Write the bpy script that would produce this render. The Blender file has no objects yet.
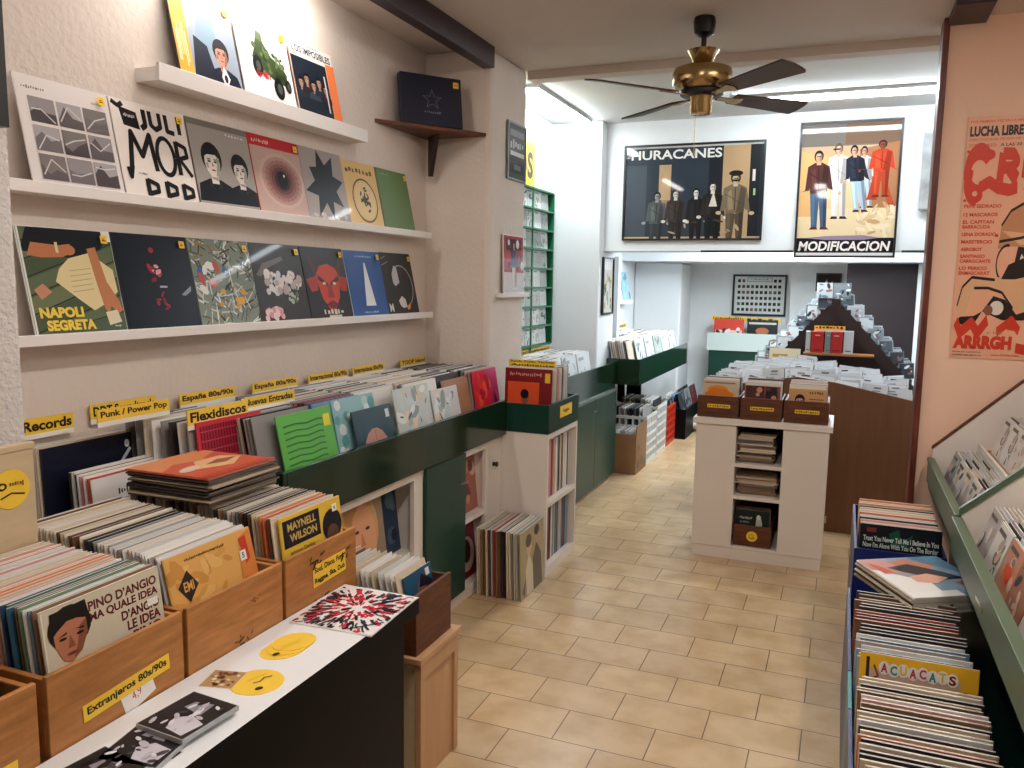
import bpy, bmesh, math, random
from mathutils import Matrix, Vector, Euler
from mathutils.geometry import tessellate_polygon
C = bpy.context.scene.collection
rnd = random.Random(7)
PI = math.pi

# ------------------------------------------------------------------ helpers
def lin(c):
    if isinstance(c, str):
        c = c.lstrip('#'); c = [int(c[i:i+2], 16)/255 for i in (0, 2, 4)]
    return tuple(x/12.92 if x <= .04045 else ((x+.055)/1.055)**2.4 for x in c[:3])

def new_mat(name):
    m = bpy.data.materials.new(name); m.use_nodes = True
    nt = m.node_tree; b = nt.nodes['Principled BSDF']
    return m, nt, b

def mat(name, color, rough=.5, metal=0., spec=.5, noise=0., nscale=8., bump=0., bscale=60., stretch=None, coat=0., color2=None):
    m, nt, b = new_mat(name)
    b.inputs['Roughness'].default_value = rough; b.inputs['Metallic'].default_value = metal
    b.inputs['Specular IOR Level'].default_value = spec
    b.inputs['Coat Weight'].default_value = coat; b.inputs['Coat Roughness'].default_value = .08
    c = lin(color); b.inputs['Base Color'].default_value = (*c, 1)
    N = nt.nodes; L = nt.links
    if noise or bump:
        tc = N.new('ShaderNodeTexCoord'); mp = N.new('ShaderNodeMapping'); L.new(tc.outputs['Object'], mp.inputs[0])
        if stretch: mp.inputs['Scale'].default_value = stretch
    if noise:
        n = N.new('ShaderNodeTexNoise'); n.inputs['Scale'].default_value = nscale; n.inputs['Detail'].default_value = 5
        L.new(mp.outputs[0], n.inputs['Vector'])
        r = N.new('ShaderNodeValToRGB'); L.new(n.outputs['Fac'], r.inputs[0])
        c2 = lin(color2) if color2 else tuple(max(0, x*(1-noise)) for x in c)
        r.color_ramp.elements[0].color = (*c2, 1); r.color_ramp.elements[1].color = (*c, 1)
        r.color_ramp.elements[0].position = .3; r.color_ramp.elements[1].position = .7
        L.new(r.outputs[0], b.inputs['Base Color'])
    if bump:
        n2 = N.new('ShaderNodeTexNoise'); n2.inputs['Scale'].default_value = bscale; n2.inputs['Detail'].default_value = 4
        L.new(tc.outputs['Object'], n2.inputs['Vector'])
        bp = N.new('ShaderNodeBump'); bp.inputs['Strength'].default_value = bump; bp.inputs['Distance'].default_value = .01
        L.new(n2.outputs['Fac'], bp.inputs['Height']); L.new(bp.outputs[0], b.inputs['Normal'])
    return m

def emit(name, color, strength):
    m, nt, b = new_mat(name)
    b.inputs['Base Color'].default_value = (.9, .9, .9, 1)
    b.inputs['Emission Color'].default_value = (*color, 1); b.inputs['Emission Strength'].default_value = strength
    return m

def attr_mat(name, rough, coat=0., spec=.3):
    m, nt, b = new_mat(name)
    a = nt.nodes.new('ShaderNodeAttribute'); a.attribute_name = 'Col'
    nt.links.new(a.outputs['Color'], b.inputs['Base Color'])
    b.inputs['Roughness'].default_value = rough; b.inputs['Coat Weight'].default_value = coat; b.inputs['Coat Roughness'].default_value = .04; b.inputs['Specular IOR Level'].default_value = spec
    return m

PRINT = attr_mat('printed_card', .42)
GLOSS = attr_mat('printed_under_plastic', .35, .10, .2)
GLASSED = attr_mat('print_behind_glass', .5, .6, .1)

def objcol_mat(name, rough, mix=0., pale=(.8, .76, .7), noise=.0):
    m, nt, b = new_mat(name); N = nt.nodes; L = nt.links
    oi = N.new('ShaderNodeObjectInfo')
    src = oi.outputs['Color']
    if mix:
        mx = N.new('ShaderNodeMixRGB'); mx.inputs[0].default_value = mix; mx.inputs[2].default_value = (*pale, 1)
        L.new(src, mx.inputs[1]); src = mx.outputs[0]
        hs = N.new('ShaderNodeHueSaturation'); L.new(src, hs.inputs['Color'])
        mr = N.new('ShaderNodeMapRange'); mr.inputs[3].default_value = .72; mr.inputs[4].default_value = 1.08
        L.new(oi.outputs['Random'], mr.inputs[0]); L.new(mr.outputs[0], hs.inputs['Value']); src = hs.outputs[0]
    L.new(src, b.inputs['Base Color']); b.inputs['Roughness'].default_value = rough
    return m
SLEEVE = objcol_mat('sleeve_card', .45)
EDGE2 = objcol_mat('worn_sleeve_edge', .7, .25, (.45, .36, .28))
EDGE = objcol_mat('sleeve_edge', .6, .78, (.74, .69, .62))

class MB:
    def __init__(s): s.v = []; s.f = []; s.c = []; s.m = []
    def add(s, vs, fs, col=(.8, .8, .8), mi=0):
        o = len(s.v); s.v += [tuple(v) for v in vs]
        for f in fs: s.f.append([o+i for i in f]); s.c.append(col); s.m.append(mi)
        return s
    def box(s, x0, y0, z0, x1, y1, z1, mi=0, M=None, col=(.8, .8, .8), mis=None):
        vs = [(x, y, z) for z in (z0, z1) for y in (y0, y1) for x in (x0, x1)]
        if M is not None: vs = [M @ Vector(v) for v in vs]
        fs = [(0, 2, 3, 1), (4, 5, 7, 6), (0, 1, 5, 4), (2, 6, 7, 3), (0, 4, 6, 2), (1, 3, 7, 5)]  # bottom top -y +y -x +x
        if mis is None: return s.add(vs, fs, col, mi)
        for f, k in zip(fs, mis): s.add(vs, [f], col, k)
        return s
    def prism(s, pts, a, b, axis='y', mi=0, col=(.8, .8, .8)):
        n = len(pts)
        def P(p, t): return (p[0], t, p[1]) if axis == 'y' else ((t, p[0], p[1]) if axis == 'x' else (p[0], p[1], t))
        vs = [P(p, a) for p in pts]+[P(p, b) for p in pts]
        fs = [tuple(range(n))[::-1], tuple(range(n, 2*n))]+[(i, (i+1) % n, n+(i+1) % n, n+i) for i in range(n)]
        return s.add(vs, fs, col, mi)
    def tube(s, pts, r, n=10, mi=0, col=(.8, .8, .8)):
        pts = [Vector(p) for p in pts]; rs = r if isinstance(r, (list, tuple)) else [r]*len(pts)
        rings = []
        for i, p in enumerate(pts):
            t = (pts[min(i+1, len(pts)-1)]-pts[max(i-1, 0)]).normalized()
            u = t.cross(Vector((0, 0, 1)) if abs(t.z) < .9 else Vector((1, 0, 0))).normalized(); w = t.cross(u)
            rings.append([p+rs[i]*(math.cos(2*PI*k/n)*u+math.sin(2*PI*k/n)*w) for k in range(n)])
        vs = [v for q in rings for v in q]
        fs = [(i*n+k, i*n+(k+1) % n, (i+1)*n+(k+1) % n, (i+1)*n+k) for i in range(len(pts)-1) for k in range(n)]
        fs += [tuple(range(n))[::-1], tuple(range((len(pts)-1)*n, len(pts)*n))]
        return s.add(vs, fs, col, mi)
    def lathe(s, prof, n=28, mi=0, ctr=(0, 0, 0)):
        vs = [(ctr[0]+r*math.cos(2*PI*k/n), ctr[1]+r*math.sin(2*PI*k/n), ctr[2]+z) for r, z in prof for k in range(n)]
        m = len(prof)
        fs = [(i*n+k, i*n+(k+1) % n, (i+1)*n+(k+1) % n, (i+1)*n+k) for i in range(m-1) for k in range(n)]
        fs += [tuple(range(n))[::-1], tuple(range((m-1)*n, m*n))]
        return s.add(vs, fs, mi=mi)
    def mesh(s, name, mats):
        me = bpy.data.meshes.new(name); me.from_pydata(s.v, [], s.f); me.update()
        for m in mats: me.materials.append(m)
        a = me.color_attributes.new('Col', 'FLOAT_COLOR', 'CORNER')
        buf = []
        for p, c in zip(me.polygons, s.c): buf += list((*c[:3], 1.))*p.loop_total
        a.data.foreach_set('color', buf)
        me.polygons.foreach_set('material_index', s.m)
        bm = bmesh.new(); bm.from_mesh(me)
        if not getattr(s, 'flat', False): bmesh.ops.recalc_face_normals(bm, faces=bm.faces)
        bm.to_mesh(me); bm.free()
        return me

def link(name, me, parent=None, loc=None, rot=None):
    o = bpy.data.objects.new(name, me); C.objects.link(o)
    if parent: o.parent = parent
    if loc is not None: o.location = loc
    if rot is not None: o.rotation_euler = rot
    return o
def obj(name, mb, mats, parent=None, loc=None, rot=None, bevel=0, smooth=False):
    if not isinstance(mats, (list, tuple)): mats = [mats]
    me = mb.mesh(name, mats)
    o = link(name, me, parent, loc, rot)
    if bevel:
        bv = o.modifiers.new('edge', 'BEVEL'); bv.width = bevel; bv.segments = 2; bv.limit_method = 'ANGLE'
    if smooth: smooth_mesh(me)
    return o
def smooth_mesh(me, ang=40):
    me.polygons.foreach_set('use_smooth', [True]*len(me.polygons))
    me.set_sharp_from_angle(angle=math.radians(ang))
def tag(o, label, cat, group=None, kind=None):
    o['label'] = label; o['category'] = cat
    if group: o['group'] = group
    if kind: o['kind'] = kind
    return o
def thing(name, label, cat, loc=(0, 0, 0), rot=(0, 0, 0), group=None):
    return tag(link(name, None, None, loc, rot), label, cat, group)
def struct(name, mb, mats, label=None, **k):
    o = obj(name, mb, mats, **k); o['kind'] = 'structure'
    return o
def box_mb(*a, **k): return MB().box(*a, **k)

# ------------------------------------------------------------------ flat printed art (u right, v up), built facing local -Y
_tc = {}
def text_geo(s, bold=0.0, shear=0.0):
    key = (s, bold, shear)
    if key not in _tc:
        cu = bpy.data.curves.new('t', 'FONT'); cu.body = s; cu.size = 1; cu.offset = bold; cu.shear = shear; cu.resolution_u = 3
        o = bpy.data.objects.new('t', cu); C.objects.link(o)
        dg = bpy.context.evaluated_depsgraph_get(); dg.update()
        me = o.evaluated_get(dg).to_mesh()
        vs = [(v.co.x, v.co.y) for v in me.vertices]; fs = [tuple(p.vertices) for p in me.polygons]
        o.evaluated_get(dg).to_mesh_clear()
        bpy.data.objects.remove(o); bpy.data.curves.remove(cu)
        xs = [v[0] for v in vs]; ys = [v[1] for v in vs]
        x0, x1, y0, y1 = min(xs), max(xs), min(ys), max(ys)
        _tc[key] = ([((x-x0)/max(x1-x0, 1e-6), (y-y0)/max(y1-y0, 1e-6)) for x, y in vs], fs)
    return _tc[key]

class Art:
    """shapes in the unit square, each one a hair in front of the one before"""
    def __init__(s, bg=None): s.sh = []; s.k = 0; (bg is not None) and s.r(0, 0, 1, 1, bg)
    def p(s, pts, col):
        pts = [(min(1, max(0, x)), min(1, max(0, y))) for x, y in pts]
        tris = tessellate_polygon([[Vector((x, y, 0)) for x, y in pts]])
        fs = []
        for t in tris:
            (ax, ay), (bx, by), (cx, cy) = [pts[i] for i in t]
            a = (bx-ax)*(cy-ay)-(by-ay)*(cx-ax)
            if abs(a) > 1e-9: fs.append(tuple(t) if a > 0 else tuple(t)[::-1])
        s.sh.append((pts, fs, lin(col))); return s
    def r(s, x0, y0, x1, y1, col): return s.p([(x0, y0), (x1, y0), (x1, y1), (x0, y1)], col)
    def e(s, cx, cy, rx, ry, col, rot=0, n=18):
        c, d = math.cos(rot), math.sin(rot)
        return s.p([(cx+rx*math.cos(a)*c-ry*math.sin(a)*d, cy+rx*math.cos(a)*d+ry*math.sin(a)*c) for a in [2*PI*i/n for i in range(n)]], col)
    def line(s, x0, y0, x1, y1, w, col):
        dx, dy = x1-x0, y1-y0; l = math.hypot(dx, dy) or 1; nx, ny = -dy/l*w/2, dx/l*w/2
        return s.p([(x0+nx, y0+ny), (x0-nx, y0-ny), (x1-nx, y1-ny), (x1+nx, y1+ny)], col)
    def path(s, pts, w, col):
        for a, b in zip(pts, pts[1:]): s.line(*a, *b, w, col)
        if w > .015:
            for x, y in pts[1:-1]: s.e(x, y, w/2, w/2, col, 0, 8)
        return s
    def ring(s, cx, cy, rx, ry, w, col, a0=0, a1=2*PI, n=22):
        return s.path([(cx+rx*math.cos(a0+(a1-a0)*i/n), cy+ry*math.sin(a0+(a1-a0)*i/n)) for i in range(n+1)], w, col)
    ILL = {'TERCER SOL', 'VOLUMEN', 'NUEVO LP', 'ANA D', 'ONDA CORTA', 'VENDAVAL', 'JARDIN', 'DISCO', 'LUZ', 'OVNI 66', 'club de baile', 'viaje largo', 'concierto', 'ESTRELLA', 'RICKY ALVAREZ Y SU BANDA', 'CARNET DE BAILE',
           'para bailar en casa', 'orquesta', 'SINGLE', 'EL VERANO', 'canta', 'ROMANCE Y CIUDAD', 'VIVO', 'COLECCION', 'nuevo', 'club', 'NOCHE', 'Nacional 60s', 'Internacional', 'Rock and Roll', 'Importacion', 'Bandas Sonoras', 'Latino', 'Box Sets', 'discos', 'disc', 'Novedades  Ofertas  Singles  Cassettes', 'Para Vosotros los amigos'}
    def t(s, txt, x0, y0, x1, y1, col, bold=0.02, shear=0.):
        if txt in s.ILL:
            q = random.Random(txt); x = x0; n = max(6, len(txt)); w = (x1-x0)/n
            while x < x1-w*.5:
                k = q.uniform(.5, 1.0); s.r(x, y0+(y1-y0)*q.choice([0, .1, .25]), min(x1, x+w*k*.8), y1-(y1-y0)*q.choice([0, .2, .3]), col); x += w
            return s
        vs, fs = text_geo(txt, bold, shear)
        s.sh.append(([(x0+u*(x1-x0), y0+v*(y1-y0)) for u, v in vs], fs, lin(col))); return s
    def blobs(s, n, cols, box, size, seed, elong=1.):
        q = random.Random(seed)
        for _ in range(n):
            r = q.uniform(*size); a = q.uniform(0, PI)
            s.e(q.uniform(box[0], box[2]), q.uniform(box[1], box[3]), r*elong, r/elong, q.choice(cols), a, 7)
        return s
    def portrait(s, cx, cy, h, skin, hair, coat, bg=None, shade=None):
        sk = lin(skin)
        s.p([(cx-h*1.0, cy-h*1.3), (cx-h*.75, cy-h*.75), (cx-h*.25, cy-h*.55), (cx+h*.25, cy-h*.55), (cx+h*.75, cy-h*.75), (cx+h*1.0, cy-h*1.3)], coat)
        s.p([(cx-h*.16, cy-h*.7), (cx+h*.16, cy-h*.7), (cx+h*.16, cy-h*.2), (cx-h*.16, cy-h*.2)], skin)
        s.e(cx, cy+h*.14, h*.46, h*.52, hair)
        s.e(cx, cy-h*.02, h*.34, h*.46, skin)
        s.p([(cx-h*.38, cy+h*.12), (cx-h*.3, cy+h*.46), (cx+h*.32, cy+h*.46), (cx+h*.38, cy+h*.1), (cx+h*.18, cy+h*.26), (cx-h*.2, cy+h*.24)], hair)
        dk = '#%02x%02x%02x' % tuple(int(int(skin[i:i+2], 16)*.72) for i in (1, 3, 5)); ck = '#%02x%02x%02x' % tuple(min(255, int(int(coat[i:i+2], 16)*1.25+12)) for i in (1, 3, 5)); hk = '#%02x%02x%02x' % tuple(min(255, int(int(hair[i:i+2], 16)*1.3+16)) for i in (1, 3, 5))
        s.p([(cx+h*.08, cy-h*.46), (cx+h*.2, cy-h*.4), (cx+h*.31, cy-h*.2), (cx+h*.33, cy+h*.1), (cx+h*.22, cy+h*.22), (cx+h*.2, cy-h*.05)], dk)
        s.p([(cx-h*.15, cy-h*.48), (cx+h*.15, cy-h*.48), (cx+h*.14, cy-h*.6), (cx-h*.12, cy-h*.55)], dk)
        s.p([(cx-h*.25, cy-h*.56), (cx-h*.05, cy-h*.9), (cx-h*.3, cy-h*.8)], ck); s.p([(cx+h*.25, cy-h*.56), (cx+h*.05, cy-h*.9), (cx+h*.3, cy-h*.8)], ck)
        for j in range(5): s.line(cx-h*.3+j*h*.12, cy+h*.5, cx-h*.36+j*h*.15, cy+h*.3, h*.018, hk)
        s.p([(cx-h*.3, cy-h*.05), (cx-h*.2, cy-h*.02), (cx-h*.2, cy-h*.2), (cx-h*.26, cy-h*.22)], dk)
        for d in (-1, 1):
            s.e(cx+d*h*.14, cy+h*.03, h*.085, h*.05, dk)
            s.e(cx+d*h*.14, cy+h*.02, h*.06, h*.028, '#201818'); s.line(cx+d*h*.07, cy+h*.1, cx+d*h*.22, cy+h*.1, h*.03, hair)
        s.p([(cx-h*.02, cy+h*.02), (cx+h*.05, cy-h*.14), (cx-h*.05, cy-h*.14)], shade or '#a07060')
        s.e(cx, cy-h*.26, h*.1, h*.03, '#8a4a42')
        return s
    def figure(s, x, y, h, top, legs, skin, hair, lean=0., arm=.3, shoe='#2a1a14', wide=1.0):
        w = h*wide
        X = lambda u, v: (x+u*w+lean*v*h, y+v*h)
        s.p([X(-.10, .02), X(-.02, .02), X(.01, .45), X(-.12, .5)], legs); s.p([X(.03, .02), X(.11, .02), X(.12, .5), X(.0, .45)], legs)
        s.p([X(-.13, 0), X(-.01, 0), X(-.02, .035), X(-.1, .035)], shoe); s.p([X(.02, 0), X(.15, 0), X(.11, .035), X(.03, .035)], shoe)
        s.p([X(-.12, .46), X(.12, .46), X(.15, .8), X(.05, .85), X(-.05, .85), X(-.15, .8)], top)
        s.p([X(-.15, .8), X(-.1, .76), X(-.13, .5), X(-.2-arm*.3, .48), X(-.19, .5)], top); s.p([X(.15, .8), X(.1, .76), X(.13, .52), X(.2+arm*.2, .46), X(.2, .5)], top)
        s.e(*X(-.19-arm*.15, .47), .025*h, .025*h, skin); s.e(*X(.2+arm*.15, .46), .025*h, .025*h, skin)
        D = lambda c, f: '#%02x%02x%02x' % tuple(min(255, int(int(c[i:i+2], 16)*f)) for i in (1, 3, 5))
        s.p([X(.02, .47), X(.12, .46), X(.14, .78), X(.07, .82)], D(top, .72)); s.p([X(-.09, .5), X(-.02, .52), X(-.05, .78), X(-.1, .74)], D(top, 1.25))
        s.p([X(.07, .04), X(.11, .04), X(.12, .48), X(.06, .46)], D(legs, .72)); s.p([X(-.09, .06), X(-.06, .06), X(-.05, .44), X(-.1, .46)], D(legs, 1.2))
        s.line(*X(.0, .5), *X(.0, .8), .012*w, D(top, .55)); s.line(*X(-.13, .72), *X(.1, .58), .010*w, D(top, .6))
        s.p([X(-.03, .82), X(.03, .82), X(.03, .88), X(-.03, .88)], skin)
        s.e(*X(0, .93), .065*w, .075*h, hair); s.e(*X(0, .915), .045*w, .058*h, skin); s.p([X(.01, .865), X(.045, .9), X(.045, .94), X(.02, .96)], D(skin, .7)); s.line(*X(-.03, .925), *X(.03, .925), .012*h, D(skin, .35)); s.line(*X(-.015, .885), *X(.015, .885), .008*h, D(skin, .5)); s.p([X(-.05, .94), X(-.03, .985), X(.03, .985), X(.05, .94), X(.02, .965), X(-.02, .965)], hair)
        return s
    def squeeze(s, k): s.sh = [([(min(1, u*k) if u < .999 else 1, v) for u, v in p], f, c) if i else (p, f, c) for i, (p, f, c) in enumerate(s.sh)]; return s
    def mb(s, w, h, y=0., z0=0., step=.00022):
        m = MB(); m.flat = True; step = min(step, .0022/max(1, len(s.sh)))
        for k, (pts, fs, c) in enumerate(s.sh):
            yy = y-step*(k+1)
            m.add([((u-.5)*w, yy, z0+v*h) for u, v in pts], fs, c)
        return m
    def flat_mb(s, w, h, z=0., step=.00022):
        m = MB(); m.flat = True; step = min(step, .0022/max(1, len(s.sh)))
        for k, (pts, fs, c) in enumerate(s.sh):
            m.add([((u-.5)*w, (v-.5)*h, z+step*(k+1)) for u, v in pts], fs, c)
        return m

# ------------------------------------------------------------------ materials
M_plaster = mat('beige_plaster', '#dccfc4', .85, noise=.07, nscale=3, bump=.35, bscale=45)
M_rough = mat('rough_render', '#d9d3cf', .9, noise=.06, nscale=20, bump=1.0, bscale=75)
M_white = mat('white_wall_paint', '#e8ebed', .75, noise=.04, nscale=2, bump=.08, bscale=60)
M_orange = mat('peach_lit_wall', '#f6d0b6', .8, noise=.04, nscale=2, bump=.1, bscale=60)  # orange cast of the light on a beige-white wall, put into the base colour
M_ceil = mat('ceiling_shaded_tone', '#cfc3b9', .85, noise=.05, nscale=1.5)  # browner ceiling tone for the front part; its shade is in the colour
M_ceil2 = mat('ceiling_lit_tone', '#d3d3d2', .85, noise=.03, nscale=1.5)  # paler ceiling tone near the strips; their light is in the colour
M_beam = mat('dark_stained_beam', '#2c1620', .45, noise=.3, nscale=6, stretch=(12, 1, 12))
M_trim = mat('red_brown_door_trim', '#7d3a22', .4, noise=.35, nscale=5, stretch=(10, 10, 1), color2='#3a1310')
M_wlam = mat('white_laminate', '#e6ddd4', .4, noise=.03, nscale=3)
M_shelf = mat('white_shelf_paint', '#ece6e2', .5)
M_green = mat('dark_green_laminate', '#122a1a', .12, noise=.12, nscale=2, coat=.15)
M_green2 = mat('green_door_paint', '#0d3a30', .35, noise=.08, nscale=3)
M_greenrail = mat('sage_green_rail', '#50654e', .4, noise=.1, nscale=4)
M_black = mat('black_laminate', '#050609', .45, spec=.12)
M_blk = mat('black_plastic', '#131316', .4)
M_crate = mat('orange_pine', '#bd7f44', .5, noise=.35, nscale=4, stretch=(2, 2, 14), color2='#95602c', bump=.15, bscale=50)
M_crate2 = mat('dark_pine', '#6d3a1c', .5, noise=.35, nscale=4, stretch=(2, 2, 14), color2='#46220f')
M_lightwood = mat('pale_varnished_wood', '#c79b72', .45, noise=.15, nscale=3, stretch=(8, 8, 1))
M_birch = mat('pale_plywood', '#cdb592', .55, noise=.12, nscale=4, stretch=(2, 2, 10))
M_brown = mat('brown_wood_panel', '#74492b', .5, noise=.2, nscale=2, stretch=(14, 14, 1.2))
M_dkbrown = mat('dark_brown_wood', '#2b1512', .5, noise=.2, nscale=3)
M_brass = mat('polished_brass', '#b0976a', .22, 1.0)
M_blade = mat('walnut_blade', '#4a352b', .45, noise=.2, nscale=6, stretch=(2, 14, 2))
M_chrome = mat('chrome', '#c8c8c8', .15, 1.0)
M_grey = mat('grey_metal', '#8f9694', .35, .6)
M_blue = mat('blue_plastic', '#15235f', .35)
M_teal = mat('teal_plastic', '#1f7f83', .35)
M_card = mat('brown_cardboard', '#8d6844', .8, noise=.1, nscale=5)
M_redpl = mat('red_plastic', '#c2371f', .35)
M_whpl = mat('white_plastic', '#e2e4e4', .35)
M_yel = mat('yellow_card', '#f0c63a', .5)
M_paper = mat('white_paper', '#e9e7e2', .6)
M_cd = mat('clear_case_edge', '#a9adb0', .18, coat=.4)
M_curt = mat('dark_maroon_door', '#1e0b10', .6, noise=.25, nscale=5, stretch=(14, 14, 1))
M_tan = mat('tan_board', '#b97f45', .6, noise=.1, nscale=4)
M_palegreen = mat('pale_green_panel', '#c7d5d2', .4)
M_frame = mat('black_frame', '#141416', .35)

def floor_mat():
    m, nt, b = new_mat('beige_floor_tiles'); N = nt.nodes; L = nt.links
    tc = N.new('ShaderNodeTexCoord'); mp = N.new('ShaderNodeMapping'); mp.inputs['Location'].default_value = (.52, -2.671, 0)
    L.new(tc.outputs['Object'], mp.inputs[0])
    br = N.new('ShaderNodeTexBrick'); br.offset = .5; br.offset_frequency = 2; br.squash = 1
    br.inputs['Scale'].default_value = 1; br.inputs['Brick Width'].default_value = .314; br.inputs['Row Height'].default_value = .2025
    br.inputs['Mortar Size'].default_value = .0022; br.inputs['Mortar Smooth'].default_value = .3; br.inputs['Bias'].default_value = -.1
    br.inputs['Color1'].default_value = (*lin('#d3b78f'), 1); br.inputs['Color2'].default_value = (*lin('#c4a985'), 1); br.inputs['Mortar'].default_value = (*lin('#6b4f36'), 1)
    L.new(mp.outputs[0], br.inputs['Vector'])
    n = N.new('ShaderNodeTexNoise'); n.inputs['Scale'].default_value = 7; n.inputs['Detail'].default_value = 6; L.new(tc.outputs['Object'], n.inputs['Vector'])
    r = N.new('ShaderNodeValToRGB'); L.new(n.outputs['Fac'], r.inputs[0])
    r.color_ramp.elements[0].position = .35; r.color_ramp.elements[0].color = (.78, .7, .58, 1); r.color_ramp.elements[1].position = .62; r.color_ramp.elements[1].color = (1, 1, 1, 1)
    mx = N.new('ShaderNodeMixRGB'); mx.blend_type = 'MULTIPLY'; mx.inputs[0].default_value = .8
    L.new(br.outputs['Color'], mx.inputs[1]); L.new(r.outputs[0], mx.inputs[2]); L.new(mx.outputs[0], b.inputs['Base Color'])
    b.inputs['Roughness'].default_value = .28
    bp = N.new('ShaderNodeBump'); bp.invert = True; bp.inputs['Strength'].default_value = .4; bp.inputs['Distance'].default_value = .004
    L.new(br.outputs['Fac'], bp.inputs['Height']); L.new(bp.outputs[0], b.inputs['Normal'])
    return m

# ------------------------------------------------------------------ camera
F_PX, VP, ROLL, H = 815., (846., 287.), .0155, 1.54
d1 = Vector((VP[0]-512, 384-VP[1], -F_PX)).normalized()
p2 = Vector((VP[0]-1000-512, 384-(VP[1]-1000*ROLL), -F_PX))
nz = d1.cross(p2).normalized()
if nz.y < 0: nz = -nz
nx = d1.cross(nz)
R3 = Matrix((nx, d1, nz))
cam = bpy.data.cameras.new('camera'); cam.sensor_width = 36; cam.lens = F_PX/1024*36; cam.clip_start = .05
co = bpy.data.objects.new('camera', cam); C.objects.link(co)
co.matrix_world = Matrix.Translation((0, 0, H)) @ R3.to_4x4()
bpy.context.scene.camera = co

# ------------------------------------------------------------------ room shell
XW = -2.13; ZC = 2.73
struct('floor', box_mb(-2.4, -1.9, -.06, 1.9, 9.9, 0), floor_mat())
struct('wall_left', box_mb(XW-.12, 1.315, 0, XW, 4.0, ZC), M_plaster)
struct('wall_left_white', box_mb(XW-.12, 4.5, 0, XW, 9.6, ZC), M_white)
struct('wall_left_pilaster', box_mb(XW-.12, -1.7, 0, -1.76, 1.318, ZC), M_rough, bevel=.012)
struct('wall_left_column', box_mb(XW-.12, 3.98, 0, -1.755, 4.50, ZC), M_plaster, bevel=.025)
struct('wall_left_pillar', box_mb(XW-.12, 6.0, 0, -1.735, 6.45, ZC), M_white, bevel=.01)
struct('wall_back_lintel', box_mb(-1.735, 6.12, 1.785, .66, 6.40, ZC), M_white)
struct('wall_right_trim_post', box_mb(.332, 4.22, 0, .358, 4.36, ZC), M_trim, bevel=.004)
struct('wall_right_peach', box_mb(.358, 4.25, 0, 1.75, 4.37, ZC), M_orange)
struct('wall_right', box_mb(1.62, -1.7, 0, 1.75, 4.25, ZC), M_plaster)
struct('wall_right_back', box_mb(.66, 4.37, 0, .78, 9.6, ZC), M_white)
struct('wall_front', box_mb(-2.25, -1.8, 0, 1.75, -1.7, ZC), M_plaster)
struct('wall_back', box_mb(-2.25, 9.35, 0, .78, 9.47, ZC), M_white)
struct('wall_back_left_column', box_mb(-2.13, 8.75, 0, -1.62, 9.35, 1.77), M_white, bevel=.02)
struct('wall_back_partition', box_mb(-.54, 9.18, 0, -.0, 9.35, 1.77), M_white)
struct('door_1', box_mb(.0, 8.60, 0, .62, 8.70, 1.765), M_curt)
struct('trim_3', box_mb(.62, 8.58, 0, .66, 8.70, 1.77), M_white)
struct('ceiling', box_mb(-2.25, -1.8, ZC, 1.75, 4.56, ZC+.1), M_ceil)
struct('ceiling_white', box_mb(-2.25, 4.56, ZC, 1.75, 6.3, ZC+.1), M_ceil2)
struct('ceiling_back', box_mb(-2.13, 6.40, 2.0, .66, 8.2, 2.1), M_white)
struct('ceiling_back_low', box_mb(-2.13, 8.2, 1.77, .66, 9.35, 2.1), M_white)
struct('ceiling_beam_step', box_mb(-1.755, 4.50, ZC-.045, 1.62, 4.60, ZC), M_ceil)
struct('trim_1', box_mb(-1.0, 6.112, 1.775, -.36, 6.13, 1.79), M_blk)
struct('trim_2', box_mb(.33, 6.112, 1.775, .50, 6.13, 1.79), M_blk)
struct('ceiling_beam', box_mb(-1.80, -1.7, ZC-.105, -1.735, 3.985, ZC), M_beam, bevel=.004)
struct('ceiling_beam_end', box_mb(.35, 3.95, ZC-.03, .50, 4.25, ZC), M_beam, bevel=.004)
struct('wall_left_boxing', box_mb(-1.95, 6.90, .0, -1.82, 6.98, 1.77), M_white)

# ------------------------------------------------------------------ lamps the room has
def fixture(name, loc, length, along, strength, color, label, w=.07):
    t = thing(name, label, 'ceiling light', loc, (0, 0, PI/2 if along == 'y' else 0))
    obj('housing', box_mb(-length/2-.02, -w/2-.01, -.022, length/2+.02, w/2+.01, 0), M_whpl, t, bevel=.003)
    d = MB()
    pr = [(-w/2, -.022), (w/2, -.022), (w/2*.7, -.045), (-w/2*.7, -.045)]
    d.prism([(p[0], p[1]) for p in pr], -length/2, length/2, 'x')
    obj('diffuser', d, emit('glow_'+name, color, strength), t)
    return t
WARM = (1, .93, .86); COOL = (.86, .95, 1.0); NEUT = (1, .95, .89)
fixture('ceiling_light', (-.05, 5.52, ZC), 1.34, 'x', 34, COOL, 'long white fluorescent strip on the ceiling before the framed posters')
fixture('ceiling_light', (-1.85, 5.35, ZC), 1.1, 'y', 30, COOL, 'fluorescent strip on the ceiling above the green compact disc wall rack', .09)
fixture('ceiling_light', (-1.95, 2.45, ZC), .95, 'y', 21, NEUT, 'fluorescent strip behind the dark beam above the top record ledge', .09)
fixture('ceiling_light', (-.35, 1.2, ZC), 1.6, 'y', 24, WARM, 'fluorescent strip on the ceiling over the front of the shop', .12)
fixture('ceiling_light', (.8, 2.4, ZC), 1.2, 'y', 24, WARM, 'fluorescent strip on the ceiling over the wall rack of singles', .12)
fixture('ceiling_light', (-.85, 7.5, 2.0), 1.2, 'y', 48, COOL, 'fluorescent strip under the low ceiling over the back room counter', .09)
fixture('ceiling_light', (-.2, 7.5, 2.0), 1.2, 'y', 60, COOL, 'fluorescent strip under the low ceiling above the stepped rack', .09)

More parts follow.
